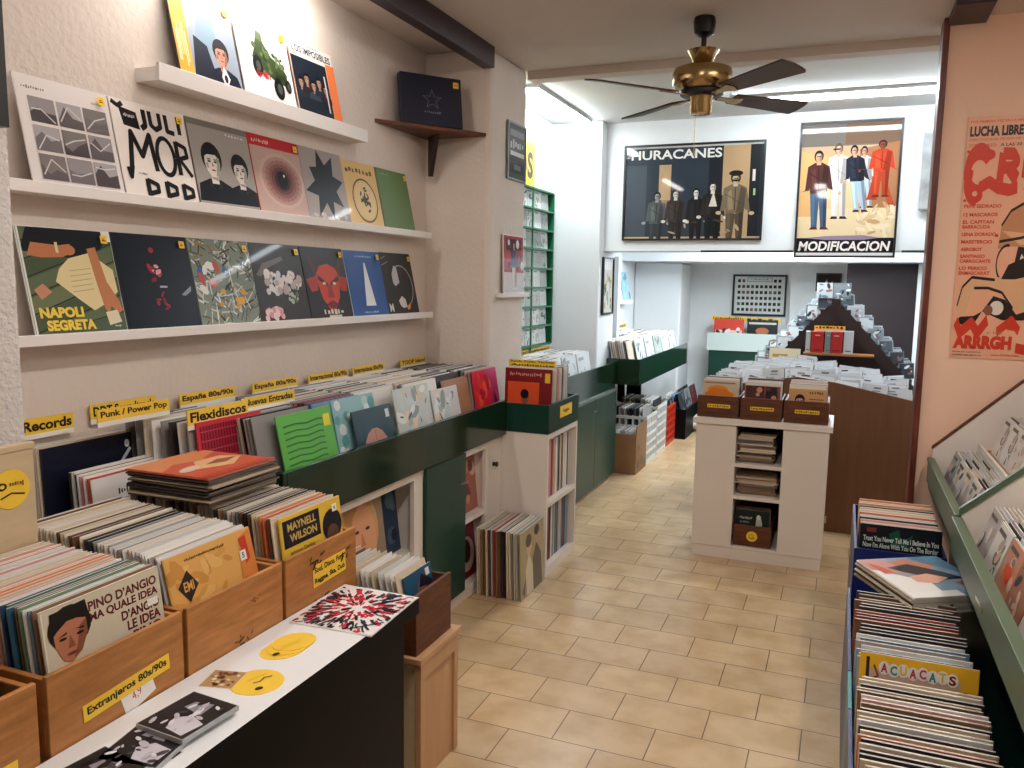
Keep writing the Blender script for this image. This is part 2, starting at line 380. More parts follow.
w = bpy.data.worlds.new('world'); bpy.context.scene.world = w; w.use_nodes = True
w.node_tree.nodes['Background'].inputs[0].default_value = (.9, .9, 1, 1); w.node_tree.nodes['Background'].inputs[1].default_value = .15
sc = bpy.context.scene
sc.view_settings.view_transform = 'Standard'; sc.view_settings.look = 'None'; sc.view_settings.gamma = 1; sc.view_settings.exposure = .9
sc.view_settings.use_curve_mapping = False
sc.cycles.use_denoising = True; sc.cycles.max_bounces = 6; sc.cycles.caustics_reflective = False; sc.cycles.caustics_refractive = False; sc.cycles.sample_clamp_indirect = 4

# ------------------------------------------------------------------ records
PAL = {'cream': ['#d8c7ae', '#cdbba0', '#e0d2bd'], 'white': ['#e9e6e2', '#dcdad8', '#d2d0cf'], 'dark': ['#23202a', '#2e2a2c', '#3a302d', '#1c2430'],
       'brown': ['#7b5a40', '#8c6b4c', '#6a4a38'], 'red': ['#9c2d2b', '#b5443a', '#7d2230'], 'orange': ['#d98a5c', '#d4714a'],
       'blue': ['#2f4f77', '#6f8fa8', '#33617c'], 'green': ['#4c6b52', '#6a8a70'], 'grey': ['#8d8a88', '#a5a09c', '#6f6b6a'], 'pink': ['#d9a49a', '#cf8f8f']}
_sl = {}
def sleeve_mesh(w, h, t, worn=False):
    k = (round(w, 4), round(h, 4), round(t, 4), worn)
    if k not in _sl:
        # cardboard sleeve with the record bulging slightly inside: six-sided outline, rounded opening edge
        m = MB(); b = t*.5; e = t*.28; r = w*.02
        prof = [(-w/2, -e), (-w/2+r, -b), (w/2-r, -b), (w/2, -e), (w/2, e), (w/2-r, b), (-w/2+r, b), (-w/2, e)]
        n = len(prof)
        vs = [(x, y, 0) for x, y in prof]+[(x, y, h) for x, y in prof]
        m.add(vs, [tuple(range(n))[::-1]], mi=1); m.add(vs, [tuple(range(n, 2*n))], mi=1)
        for i in range(n):
            m.add(vs, [(i, (i+1) % n, n+(i+1) % n, n+i)], mi=0)
        _sl[k] = m.mesh('record_sleeve', [SLEEVE, EDGE2 if worn else EDGE])
    return _sl[k]
def setcol(o, c): o.color = (*lin(c), 1)
def place(base, rz, lean, roll=0.):
    return Vector(base), Euler((-lean, roll, rz))
def record(base, rz, lean, w=.315, t=.006, color='#cccccc', art=None, label='', group=None, cat='record', name='vinyl_record', h=None, gloss=True, extra=None, roll=0.):
    h = h or w
    o = link(name, sleeve_mesh(w, h, t), None, base, (-lean, roll, rz)); setcol(o, color)
    tag(o, label, cat, group)
    if art is not None:
        obj('cover_print', art.mb(w*.985, h*.985, -t*.5, h*.0075), GLOSS if gloss else PRINT, o)
    for nm, a, (u, v, aw, ah) in (extra or []):
        obj(nm, a.mb(aw, ah, -t*.5-.007, 0), PRINT, o).location = ((u-.5)*w, .0, v*h)
    return o
def sticker(u=.9, v=.88, s=.03, col='#f2c82e'):
    return ('price_sticker', Art(col).r(.2, .3, .75, .45, '#4a3a10').r(.25, .55, .6, .65, '#4a3a10'), (u, v, s, s))
def pack(n, x0, x1, yc, z, w, lean0, lean1, where, mix, seed, t=.006, jit=.006, dz=.0, face='+x', name='vinyl_record', cat='record', ztop=None, noun='record'):
    """n sleeves filed one behind the other; edges showing"""
    q = random.Random(seed); out = []
    for i in range(n):
        f = i/max(n-1, 1)
        k = q.choice(mix) if not callable(mix) else mix(f, q)
        p = x0+(x1-x0)*f
        b = (p, yc+q.uniform(-jit, jit), z+dz*f+q.uniform(0, .004)) if face == '+x' else (yc+q.uniform(-jit, jit), p, z+dz*f+q.uniform(0, .004))
        o = record(b, PI/2 if face == '+x' else (0 if face == '-y' else -PI/2), lean0+(lean1-lean0)*f+q.uniform(-.006, .006), w, t, q.choice(PAL[k]), None,
                   f'{k} {noun} sleeve {where}', f'{k} sleeves {where}', cat, name)
        out.append(o)
    return out

def letters(a, txt, x0, y0, x1, y1, col='#161412', bold=.03): return a.t(txt, x0, y0, x1, y1, col, bold)
def divider(txt, base, w, h, rz, lean, label, lines=None, col='#f3c93c', cat='divider card', bold=.035):
    """yellow header card standing up out of a bin"""
    t = thing('divider_card', label, cat, base, (-lean, 0, rz), 'yellow section cards')
    obj('card_board', box_mb(-w/2, -.002, 0, w/2, .002, h), M_yel, t)
    obj('divider_panel', box_mb(-w/2, -.0015, -.014, w/2, .0015, 0), M_paper, t)
    a = Art(); ls = lines or [txt]; n = len(ls)
    for i, s in enumerate(ls): a.t(s, .04, 1-(i+1)/n+.18/n, .96, 1-i/n-.16/n, '#17140e', bold)
    obj('lettering', a.mb(w, h, -.0022, 0), PRINT, t)
    return t

# ---- art of the displayed covers
def art_photos():
    a = Art('#ddd5d2'); q = random.Random(3)
    a.t('TERCER SOL', .06, .88, .3, .91, '#6a6464', 0); a.t('VOLUMEN', .8, .87, .93, .89, '#8a8484', 0)
    for r in range(3):
        for c in range(3):
            x0, y0 = .1+c*.29, .58-r*.265
            a.r(x0, y0, x0+.27, y0+.235, ['#8d8788', '#a39d9f', '#77716f'][(r+c) % 3])
            a.p([(x0, y0), (x0, y0+.06+.1*q.random()), (x0+.08, y0+.2*q.random()+.03), (x0+.16, y0+.1), (x0+.27, y0+.05+.12*q.random()), (x0+.27, y0)], ['#4c4648', '#5d5759', '#6d686a'][(r*2+c) % 3])
            a.path([(x0+.02, y0+.2*q.random()), (x0+.12, y0+.2*q.random()), (x0+.25, y0+.2*q.random())], .012, '#c9c4c6')
    return a
def art_brush():
    a = Art('#e3d9d2'); k = '#17161a'
    a.path([(.02, .97), (.1, .93), (.16, .97)], .05, k)
    a.p([(.1, .93), (.32, .9), (.34, .72), (.13, .74)], k); a.t('NUEVO LP', .15, .83, .3, .87, '#cfc8c4', 0)
    a.path([(.42, .95), (.42, .78), (.36, .74)], .06, k)
    a.path([(.5, .95), (.5, .8), (.56, .76), (.63, .8), (.63, .95)], .055, k)
    a.path([(.72, .95), (.72, .77), (.82, .76)], .055, k); a.path([(.9, .96), (.9, .76)], .055, k)
    a.path([(.13, .3), (.2, .68), (.3, .44), (.44, .68), (.47, .3)], .06, k)
    a.ring(.63, .48, .12, .2, .05, k)
    a.path([(.8, .3), (.8, .67)], .06, k); a.path([(.8, .66), (.93, .62), (.94, .52), (.82, .48), (.97, .3)], .05, k)
    a.path([(.08, .3), (.1, .2), (.14, .32)], .05, k)
    for x in (.3, .56, .8):
        a.path([(x, 0), (x, .2)], .06, k); a.path([(x, .19), (x+.13, .15), (x+.13, .08), (x+.02, .05)], .05, k)
    a.t('nuevo', .2, .24, .32, .26, '#55504c', 0)
    return a
def art_two_portraits():
    a = Art('#9a938d'); a.r(0, .93, 1, 1, '#6e6963')
    a.portrait(.3, .52, .36, '#d8cfc6', '#15141a', '#14161e'); a.portrait(.76, .47, .32, '#d0c7bf', '#131218', '#12141b')
    a.t('ANA D', .6, .87, .92, .9, '#d6d0ca', 0)
    return a
def art_eye():
    a = Art('#b99c92'); a.r(0, .86, 1, 1, '#b3232b'); a.t('ONDA CORTA', .06, .9, .4, .95, '#e0b9a8', 0)
    for i, c in enumerate(['#c2a59b', '#b18b82', '#9f746d', '#8a5a56', '#6d3f40', '#40292e', '#231d24']):
        a.e(.54, .45, .46-.06*i, .36-.045*i, c)
    for i in range(22):
        t = 2*PI*i/22; a.line(.54+.15*math.cos(t), .45+.12*math.sin(t), .54+.36*math.cos(t), .45+.28*math.sin(t), .006, '#7b524c')
    a.e(.54, .46, .1, .12, '#17151b'); a.e(.58, .52, .02, .02, '#e6dcd8')
    return a
def art_spiky():
    a = Art('#a29a97'); pts = []
    q = random.Random(5)
    for i in range(16):
        t = 2*PI*i/16+.2; r = (.42+.14*q.random()) if i % 2 == 0 else .24+.07*q.random()
        pts.append((.5+r*math.cos(t)*.9, .5+r*math.sin(t)))
    a.p(pts, '#1d222a'); a.blobs(16, ['#d9d5d2', '#c6c1be'], (.1, .02, .9, .1), (.02, .05), 4)
    return a
def art_oval():
    a = Art('#e3bf7e'); a.t('VENDAVAL', .12, .82, .9, .9, '#6b4a22', .03)
    a.ring(.55, .4, .34, .34, .025, '#2a2118'); a.e(.55, .4, .3, .3, '#e8cb92')
    q = random.Random(8)
    for i in range(26):
        t = q.uniform(0, 6.28); r = q.uniform(0, .16); a.e(.55+r*math.cos(t)*.9, .4+r*math.sin(t)*1.3, .05, .02, '#241d17', q.uniform(0, 3), 7)
    return a
def art_green_plain(): return Art('#5d7a48').r(0, 0, .03, 1, '#4b6439').t('JARDIN', .1, .9, .4, .94, '#7e9a64', 0)
def art_top1():
    a = Art('#c9b7b5'); a.r(0, 0, .22, 1, '#d9a13f'); a.t('DISCO', .03, .1, .19, .6, '#e9d6a4', .02)
    a.p([(.22, .0), (.22, .55), (.45, .75), (.8, .8), (1, .72), (1, 0)], '#8f99a6'); a.p([(.3, .35), (.45, .9), (.62, .95), (.7, .4)], '#7d93a3')
    a.p([(.22, 0), (.3, .5), (.5, .42), (.6, 0)], '#1b2230'); a.portrait(.72, .37, .29, '#c98e78', '#1d1a20', '#1b2030')
    a.p([(.66, .1), (.72, .24), (.8, .1), (.74, 0), (.7, 0)], '#e7e2e0'); a.e(.73, .09, .03, .05, '#22222b')
    a.t('LUZ', .86, .86, .97, .96, '#c06f7b', .02); return a
def art_jeep():
    a = Art('#e1dfdc'); g = ['#3a4a2c', '#51633a', '#2b3822', '#64754a']
    a.p([(.3, .62), (.36, .78), (.5, .76), (.62, .6), (.82, .52), (.9, .42), (.86, .26), (.6, .3), (.35, .42), (.24, .52)], g[0])
    a.p([(.36, .78), (.4, .9), (.5, .86), (.5, .76)], g[1]); a.blobs(40, g, (.28, .34, .84, .7), (.02, .05), 6)
    for x, y, r in ((.32, .42, .13), (.68, .2, .14), (.88, .27, .09)):
        a.e(x, y, r*.72, r, '#15171a'); a.e(x+.01, y, r*.35, r*.5, '#4a4f48')
    a.t('OVNI 66', .28, .28, .55, .37, '#b52b34', .03); a.e(.9, .9, .05, .05, '#e8c64a'); return a
def art_impossible():
    a = Art('#ded8d4'); a.t('LOS IMPOSIBLES', .06, .84, .95, .94, '#2a2a33', .03)
    a.t('club de baile', .2, .96, .7, .985, '#44444c', 0)
    a.r(.0, 0, .8, .78, '#1c2430'); q = random.Random(2)
    for i in range(5): a.portrait(.14+.14*i, .42+.07*(i % 2), .15, '#a58673', '#14131a', ['#232b3a', '#2c2027', '#39424e'][i % 3])
    a.r(.8, 0, 1, .82, '#e07a48'); a.r(.7, .1, .73, .62, '#d8d4d2'); return a
def art_naples():
    a = Art('#4d5b48'); q = random.Random(1)
    for i in range(7):
        y = -.15+i*.17; a.p([(0, y), (1, y+.35), (1, y+.35+.15), (0, y+.15)], ['#5c6a4e', '#48573f', '#6b7654'][i % 3]); a.line(0, y, 1, y+.35, .012, '#262d22')
    a.p([(0, .78), (.1, 1), (1, 1), (.86, .82), (.6, .72), (.3, .74)], '#141820')
    a.p([(.36, .62), (.48, .72), (.72, .78), (.96, .62), (.97, .4), (.84, .3), (.66, .22), (.5, .34), (.3, .5)], '#e0cf9f')
    for i in range(5): a.line(.46, .6-.05*i, .7, .63-.05*i, .006, '#a8966a')
    a.p([(.06, .74), (.12, .86), (.4, .84), (.52, .86), (.55, .78), (.42, .73), (.2, .72)], '#b9764f'); a.e(.5, .8, .07, .05, '#b9764f'); a.r(.36, .77, .39, .87, '#d7c9a0')
    a.p([(.7, .82), (.8, .84), (.86, .5), (.96, .32), (.99, .22), (.93, .18), (.86, .26), (.82, .18), (.78, .24), (.74, .5)], '#bb7c55')
    a.p([(.78, .2), (.92, .22), (.95, .1), (.8, .07)], '#d9cfb0'); a.p([(.06, .42), (.16, .48), (.24, .4), (.12, .33)], '#c48a6f')
    a.t('NAPOLI', .07, .16, .53, .26, '#e8c94e', .05); a.t('SEGRETA', .12, .04, .64, .14, '#e8c94e', .05)
    a.r(.0, 0, .02, 1, '#dcdcd8'); a.r(.9, .9, 1, 1, '#e8e6e0'); a.t('club', .86, .05, .93, .07, '#cfd6ce', 0); return a
def art_dark_red():
    a = Art('#0d1420'); a.blobs(14, ['#a8283a', '#c9525a', '#d9a0a0', '#7c1a2a'], (.38, .52, .56, .68), (.015, .035), 3, 1.3)
    a.blobs(14, ['#a8283a', '#7c1a2a', '#8f2f3c'], (.42, .2, .6, .4), (.012, .03), 7, 1.4); a.e(.47, .84, .035, .03, '#a03040'); a.r(.5, .44, .6, .46, '#b9bcc4')
    a.p([(.78, .36), (.94, .46), (.93, .4), (.84, .35)], '#8f949c'); return a
def art_splatter():
    a = Art('#7c8478'); q = random.Random(12)
    for i in range(230):
        x, y = q.random(), q.random(); t = q.uniform(0, PI); l = q.uniform(.06, .2)
        a.line(x, y, min(1, max(0, x+l*math.cos(t))), min(1, max(0, y+l*math.sin(t))), q.uniform(.008, .024), q.choice(['#d9dbd4', '#38413a', '#8b7a52', '#b3b8b0', '#4e5a50', '#20261f', '#c9cdc2']))
    a.blobs(9, ['#b34a38', '#e4e2dc', '#2f5f9c', '#8b7a52'], (.08, .4, .5, .75), (.04, .07), 6, 1.3)
    a.blobs(6, ['#d9a23c', '#c98f3a'], (.35, .15, .92, .5), (.03, .06), 8, 1.2)
    return a
def art_blossom():
    a = Art('#2b2622'); a.p([(.05, .6), (.2, .75), (.6, .85), (.62, .8), (.25, .68), (.14, .58)], '#6d645e')
    a.blobs(40, ['#dcd6d4', '#cfd3d6', '#b9a6a8', '#e4dcd8'], (.22, .38, .9, .62), (.03, .07), 5); a.blobs(26, ['#d9a7ab', '#c98f96', '#e2c4c4'], (.1, .03, .42, .2), (.02, .05), 6)
    a.blobs(12, ['#a9b9a2', '#5b6a58'], (.6, .25, .8, .45), (.02, .04), 9); return a
def art_redface():
    a = Art('#1a1416'); a.p([(.12, .95), (.2, .62), (.34, .6), (.28, .75)], '#4b1a14'); a.p([(.9, .95), (.86, .62), (.72, .6), (.8, .78)], '#4b1a14')
    a.p([(.02, .55), (.3, .62), (.25, .4), (.1, .38)], '#a8301e'); a.p([(1, .58), (.76, .62), (.8, .4), (.94, .38)], '#a8301e')
    a.p([(.25, .6), (.36, .74), (.56, .78), (.74, .72), (.82, .58), (.74, .3), (.6, .14), (.46, .12), (.32, .3)], '#c43d24')
    a.p([(.28, .55), (.5, .46), (.5, .5), (.3, .62)], '#3a0f0e'); a.p([(.8, .55), (.56, .46), (.56, .5), (.78, .62)], '#3a0f0e')
    a.e(.42, .5, .04, .02, '#e4c79c'); a.e(.66, .5, .04, .02, '#e4c79c'); a.p([(.5, .48), (.57, .48), (.62, .3), (.46, .3)], '#8f2114')
    a.p([(.38, .2), (.54, .26), (.7, .2), (.54, .14)], '#611510'); a.t('NOCHE', .3, .06, .78, .13, '#d9ccc0', .03); a.r(.4, 0, .7, .05, '#c9b9a4'); return a
def art_blue():
    a = Art('#1c4f92'); a.t('viaje largo', .3, .9, .76, .93, '#9fb6d6', 0)
    a.p([(.50, .82), (.54, .82), (.66, .16), (.38, .16)], '#dfe3ea')
    a.t('concierto', .3, .05, .7, .08, '#9fb6d6', 0); return a
def art_blackface():
    a = Art('#272524'); a.path([(.05, .9), (.2, .95)], .012, '#8d8884'); a.path([(.05, .8), (.25, .86)], .012, '#8d8884')
    a.ring(.58, .46, .34, .34, .02, '#a9a29c', -1.2, 2.2); a.p([(.3, .66), (.4, .8), (.48, .76), (.5, .52), (.36, .46), (.3, .52)], '#b9b6b8'); a.p([(.38, .22), (.5, .3), (.6, .24), (.62, .12), (.5, .1), (.42, .14)], '#c9c5c4')
    a.p([(.6, .12), (.74, .18), (.72, .1), (.64, .06)], '#d98a3c'); a.t('M', .06, .05, .18, .18, '#d9d4d0', .04); return a

def ledge(name, x1, y0, y1, z0, z1, label):
    t = thing(name, label, 'shelf')
    zt = z1
    obj('board', box_mb(XW+.001, y0, z0+.001, x1-.012, y1, z1-.012), M_shelf, t)
    obj('front_lip', box_mb(x1-.012, y0, z0, x1, y1, zt), M_shelf, t, bevel=.0015)
    return t
ledge('wall_ledge', -2.03, 2.035, 3.245, 2.15, 2.205, 'short white ledge highest on the plaster wall, holding three records')
ledge('wall_ledge', -2.03, 1.50, 3.865, 1.758, 1.790, 'long white ledge in the middle of the wall, below the short one')
ledge('wall_ledge', -2.03, 1.50, 3.880, 1.345, 1.376, 'long white ledge lowest on the wall, above the record bins')
LEANW = .21
def shown(y, z, art, label, color, w=.312, st=True, lean=LEANW, stcol='#f2c82e', stu=.9):
    x = -2.045
    return record((x, y, z+.004), PI/2, lean, w, .005, color, art, label, 'records face out on the wall ledges', extra=[sticker(stu, .87, .024, stcol)] if st else None)
T = 2.193
shown(2.29, T, art_top1(), 'record with orange stripe and a suited man in blue smoke on the highest ledge', '#23252c', .30)
shown(2.605, T, art_jeep(), 'white record with a green camouflage jeep in the middle of the highest ledge', '#dddddd', .30)
shown(2.92, T, art_impossible(), 'record reading LOS IMPOSIBLES with an orange edge on the highest ledge', '#d8b09a', .30, False)
T = 1.790
for i, (a, l, c, st) in enumerate([
    (art_photos, 'pale record with nine grey landscape photos, first on the middle ledge', '#ddd5d2', True),
    (art_brush, 'white record hand lettered in thick black brush strokes on the middle ledge', '#e3d9d2', True),
    (art_two_portraits, 'grey record with two black haired people in dark tops on the middle ledge', '#8b857f', False),
    (art_eye, 'record with a large brown eye under a red band on the middle ledge', '#b3232b', True),
    (art_spiky, 'grey record with a black spiky shape on the middle ledge', '#8d8784', False),
    (art_oval, 'mustard record with a black oval emblem on the middle ledge', '#e3bf7e', False),
    (art_green_plain, 'plain green record, last on the middle ledge', '#5d7a48', True)]):
    shown([1.745, 2.055, 2.367, 2.675, 2.980, 3.265, 3.565][i], T-.012, a(), l, c, .305 if i < 5 else .295, st)
T = 1.376
for i, (a, l, c, st) in enumerate([
    (art_naples, 'record reading NAPOLI SEGRETA with arms over a green plank table', '#e2e2dd', True),
    (art_dark_red, 'almost black record with small red petals on the lowest ledge', '#0d1420', True),
    (art_splatter, 'record covered in green and white paint splatter on the lowest ledge', '#5d6659', True),
    (art_blossom, 'dark record with pale pink blossoms on the lowest ledge', '#2b2622', True),
    (art_redface, 'black record with a red horned face on the lowest ledge', '#1a1416', True),
    (art_blue, 'blue record with a white tapering shape on the lowest ledge', '#c9cdd4', True),
    (art_blackface, 'black record with a pale half face, last on the lowest ledge', '#272524', True)]):
    shown([1.730, 2.045, 2.358, 2.670, 2.985, 3.298, 3.600][i], T-.012, a(), l, c, .312, st)

# ---- box set on a corner shelf
def corner_shelf():
    t = thing('corner_shelf', 'small brown triangular corner shelf with a bracket, high by the column', 'shelf', (0, 0, 0))
    m = MB(); m.prism([(XW+.002, 3.46), (-1.775, 3.976), (XW+.002, 3.976)], 2.285, 2.303, 'z'); obj('board', m, M_crate2, t, bevel=.002)
    m = MB(); c = Vector((-2.02, 3.85))
    m.prism([(-.012, 0), (.012, 0), (.012, -.2), (-.012, -.2)], -.0, .12, 'y')
    b = MB(); b.prism([(0, 0), (.13, 0), (.02, -.2), (0, -.2)], -.011, .011, 'y')
    o = obj('bracket', b, M_dkbrown, t, (-2.075, 3.925, 2.285), (0, 0, -PI/4))
    return t
corner_shelf()
t = thing('box_set', 'navy square box set with an outlined star, on the corner shelf', 'box set', (-1.965, 3.735, 2.303), (-.14, 0, math.radians(52)))
obj('box_body', box_mb(-.165, -.02, 0, .165, .02, .25), mat('navy_card', '#14162c', .4), t, bevel=.003)
a = Art(); st = [(.5+(.16 if i % 2 == 0 else .065)*math.cos(PI/2+i*PI/5), .52+(.2 if i % 2 == 0 else .08)*math.sin(PI/2+i*PI/5)) for i in range(11)]
a.path(st, .008, '#6d7488'); a.t('ESTRELLA', .36, .24, .64, .29, '#6d7488', .01)
obj('star_print', a.mb(.32, .245, -.0205, 0), PRINT, t)
obj('price_sticker', Art('#e8b13c').r(.2, .4, .8, .55, '#6a4a10').mb(.03, .03, -.021, 0), PRINT, t, (.135, 0, .2))

# ------------------------------------------------------------------ near crates on their bench
def crate(base, w, d, h, label, m, name='wooden_crate', th=.012, group='wooden record crates', rz=0.):
    """base: front bottom centre, front facing +x"""
    t = thing(name, label, 'crate', base, (0, 0, rz), group)
    obj('front_panel', box_mb(-th, -w/2, 0, 0, w/2, h), m, t, bevel=.002)
    obj('back_panel', box_mb(-d, -w/2, 0, -d+th, w/2, h), m, t, bevel=.002)
    for s in (-1, 1):
        y0, y1 = (-w/2, -w/2+th) if s < 0 else (w/2-th, w/2)
        obj('side_panel', box_mb(-d+th, y0, 0, -th, y1, h*.97), m, t, bevel=.002)
    obj('base_board', box_mb(-d+th, -w/2+th, 0, -th, w/2-th, th), m, t)
    return t
def label_card(parent, lines, w, h, loc, tilt=0., col='#f0c63a', yellow=True, bold=.03):
    o = obj('label_card', box_mb(-w/2, -.0006, 0, w/2, .0006, h), M_yel if yellow else M_paper, parent, loc, (0, tilt, PI/2))
    a = Art(); n = len(lines)
    for i, s in enumerate(lines): a.t(s, .04, 1-(i+1)/n+.2/n, .96, 1-i/n-.18/n, '#17140e', bold)
    if n: obj('lettering', a.mb(w, h, -.0007, 0), PRINT, o)
    return o
def scuffs(parent, w, h, seed, marks):
    for (u, v, s) in marks:
        a = Art(); a.blobs(9, ['#3b2412', '#4a2d17'], (u-s, v-s*.7, u+s, v+s*.7), (s*.1, s*.32), seed, 1.8)
        obj('burn_mark', a.mb(w, h, -.0004, 0), PRINT, parent, (0, 0, 0), (0, 0, PI/2))
BZ = .612
bench = thing('low_bench', 'low dark bench carrying the wooden record crates beside the white counter', 'bench', (-1.58, 1.1, 0))
obj('bench_top', box_mb(-.118, -.72, BZ-.03, .285, .93, BZ), M_birch, bench)
for y in (-.6, .2, .85): obj('bench_leg', box_mb(-.11, y-.02, 0, .26, y+.02, BZ-.03), M_birch, bench)
FX = -1.295; CW = .328; CH = .205; LPC = .294
yA, yB, yC, yD = .795, 1.143, 1.484, 1.826
cA = crate((FX, yA, BZ), CW, .40, CH, 'wooden crate cut off by the picture edge, tag ending in ses', M_crate)
label_card(cA, ['Ingleses'], .2, .034, (.001, .02, .05), 0)
cB = crate((FX, yB, BZ), CW, .40, CH, 'wooden crate with the yellow tag Extranjeros 80s/90s', M_crate)
label_card(cB, ['Extranjeros 80s/90s'], .215, .034, (.0012, .015, .088), -.07)
pn = obj('paper_note', box_mb(-.04, -.0004, 0, .04, .0004, .055), M_paper, cB, (.0006, .045, .055), (0, -.3, PI/2))
obj('scribble', Art().t('4,9', .3, .3, .6, .7, '#b0413a', 0).mb(.08, .055, -.0005, 0), PRINT, pn)
cC = crate((FX, yC, BZ), CW, .57, CH, 'untagged wooden crate with dark burn marks on its front', M_crate)
scuffs(cC, CW, CH, 4, [(.68, .72, .05), (.55, .3, .09), (.28, .2, .08)])
cD = crate((FX, yD, BZ), CW, .57, CH, 'wooden crate with the yellow tag Soul, Disco, Funk', M_crate)
label_card(cD, ['Soul, Disco, Funk', 'Reggae, Ska, Dub'], .155, .062, (.0012, .03, .092), -.03)
scuffs(cD, CW, CH, 9, [(.4, .8, .1), (.8, .7, .09), (.45, .2, .1)])

def art_pino():
    a = Art('#c9bfa8'); a.r(0, 0, .012, 1, '#e0d8c6')
    for txt, x0, v in (('PINO D\u2019ANGIO', .36, .915), ('MA QUALE IDEA', .36, .83), ('D\u2019ANGIO', .62, .745), ('LE IDEA', .66, .66), ('PINO', .7, .575)): a.t(txt, x0, v-.032, .97, v+.038, '#5a1a24', .035)
    a.r(.86, .735, .96, .79, '#e6e4e0')
    a.p([(.05, .0), (.1, .35), (.3, .5), (.55, .55), (.66, .5), (.74, .35), (.8, 0)], '#1c2622')
    a.p([(.0, .0), (.02, .52), (.1, .46), (.12, .3)], '#8f8a68')
    a.e(.2, .84, .17, .15, '#17130f'); a.p([(.07, .84), (.075, .74), (.12, .63), (.19, .6), (.27, .65), (.33, .76), (.33, .86), (.2, .9)], '#b27355')
    a.p([(.2, .62), (.27, .65), (.33, .76), (.33, .86), (.27, .82), (.24, .7)], '#84503a'); a.p([(.05, .8), (.06, .97), (.34, .985), (.37, .8), (.32, .88), (.18, .885), (.1, .84)], '#17130f')
    a.p([(.09, .79), (.17, .815), (.17, .80)], '#1a1210'); a.p([(.23, .815), (.31, .81), (.3, .795)], '#1a1210'); a.e(.135, .775, .03, .01, '#20140f'); a.e(.27, .775, .03, .01, '#20140f')
    a.p([(.19, .79), (.225, .70), (.165, .70)], '#8a5238'); a.e(.195, .66, .045, .011, '#6d3029'); return a
record((FX-.018, yB+.009, BZ+.022), PI/2, .13, .285, .006, '#bdb49c', art_pino(), 'record with big maroon lettering and a dark haired man, front of the Extranjeros crate', 'cover records at the front of crates', gloss=False)
def mixB(f, q):
    return q.choice(['green', 'dark', 'cream', 'brown', 'blue', 'white'] if f < .25 else (['orange', 'cream', 'pink', 'white', 'cream'] if f < .5 else ['white', 'cream', 'white', 'cream', 'pink']))
pack(30, FX-.033, FX-.365, yB+.006, BZ+.020, .285, .13, .09, 'in the Extranjeros crate', mixB, 11, dz=.01)
def art_orange_old():
    a = Art('#d9a55a'); a.blobs(40, ['#d09a4c', '#e0b36c', '#c98f45'], (.05, .05, .7, .9), (.03, .09), 3, 1.5); a.p([(.02, .4), (.1, .1), (.35, .02), (.3, .1), (.1, .35)], '#b9803c')
    a.p([(.08, .74), (.2, .86), (.3, .72), (.18, .6)], '#2b241c'); a.t('EMI', .14, .69, .25, .77, '#d9a55a', .02); a.t('RICKY ALVAREZ Y SU BANDA', .2, .93, .66, .955, '#6e4a20', 0)
    a.p([(.82, 0), (.8, .6), (.86, .95), (1, 1), (1, 0)], '#cf7f3c'); a.p([(.74, 0), (.76, .45), (.84, .6), (.9, .3), (.9, 0)], '#4a2f28'); a.p([(.88, .7), (.84, .94), (.93, .95), (.94, .74)], '#c23b28')
    a.r(.82, .74, .9, .83, '#e8e4e0'); a.t('5', .845, .76, .875, .81, '#222222', .02); return a
record((FX-.018, yC-.004, BZ+.020), PI/2, .24, .285, .006, '#d9a55a', art_orange_old(), 'worn orange record leaning at the front of the burn marked crate', 'cover records at the front of crates', gloss=False)
def mixC(f, q): return 'dark' if abs(f-.5) < .015 else q.choice(['white', 'cream', 'white', 'white', 'grey'] if f < .5 else ['cream', 'cream', 'white', 'cream', 'brown'])
pack(38, FX-.034, FX-.50, yC-.003, BZ+.018, .285, .23, .10, 'in the burn marked crate', mixC, 12, dz=.022)
def art_wilson():
    a = Art('#dcb63c'); a.r(.03, .70, .62, .97, '#15131c'); a.t('MAYNELL', .1, .855, .56, .935, '#c9a95a', .03); a.t('WILSON', .12, .745, .56, .825, '#c9a95a', .03)
    a.t('Johnson Darling', .1, .61, .5, .66, '#3a2c12', .01); a.e(.82, .74, .17, .17, '#15121b'); a.e(.82, .62, .11, .13, '#5d4035'); a.p([(.6, .1), (.68, .5), (.98, .5), (1, .1)], '#15121b')
    a.r(.84, .87, .92, .95, '#e6e2da'); a.t('4', .865, .885, .895, .935, '#222222', .01); return a
record((FX-.016, yD+.010, BZ+.022), PI/2, .12, .278, .006, '#dcb63c', art_wilson(), 'yellow and black record with a dark haired head, front of the Soul, Disco, Funk crate', 'cover records at the front of crates', gloss=False)
def mixD(f, q): return q.choice(['orange', 'cream', 'brown'] if f < .15 else ['brown', 'grey', 'cream', 'white', 'cream', 'brown', 'dark', 'grey'])
pack(38, FX-.031, FX-.535, yD+.004, BZ+.018, .282, .12, .06, 'in the Soul, Disco, Funk crate', mixD, 13, dz=.014)
# crate A, mostly outside the frame
def art_bw():
    a = Art('#17171b'); a.p([(.55, 0), (.6, .4), (.75, .5), (.9, .35), (1, .1), (1, 0)], '#c9c5bd'); a.portrait(.72, .5, .3, '#d4cfc8', '#1a1a1e', '#c9c5bd'); a.r(.74, .84, .96, .92, '#a9bccb'); return a
record((FX-.024, yA, BZ+.014), PI/2, .30, LPC, .006, '#1d1d22', art_bw(), 'black and white record at the front of the crate tagged ses', 'cover records at the front of crates')
pack(7, FX-.034, FX-.13, yA, BZ+.014, LPC, .29, .2, 'in the crate tagged ses', ['dark', 'brown', 'cream', 'red'], 14)

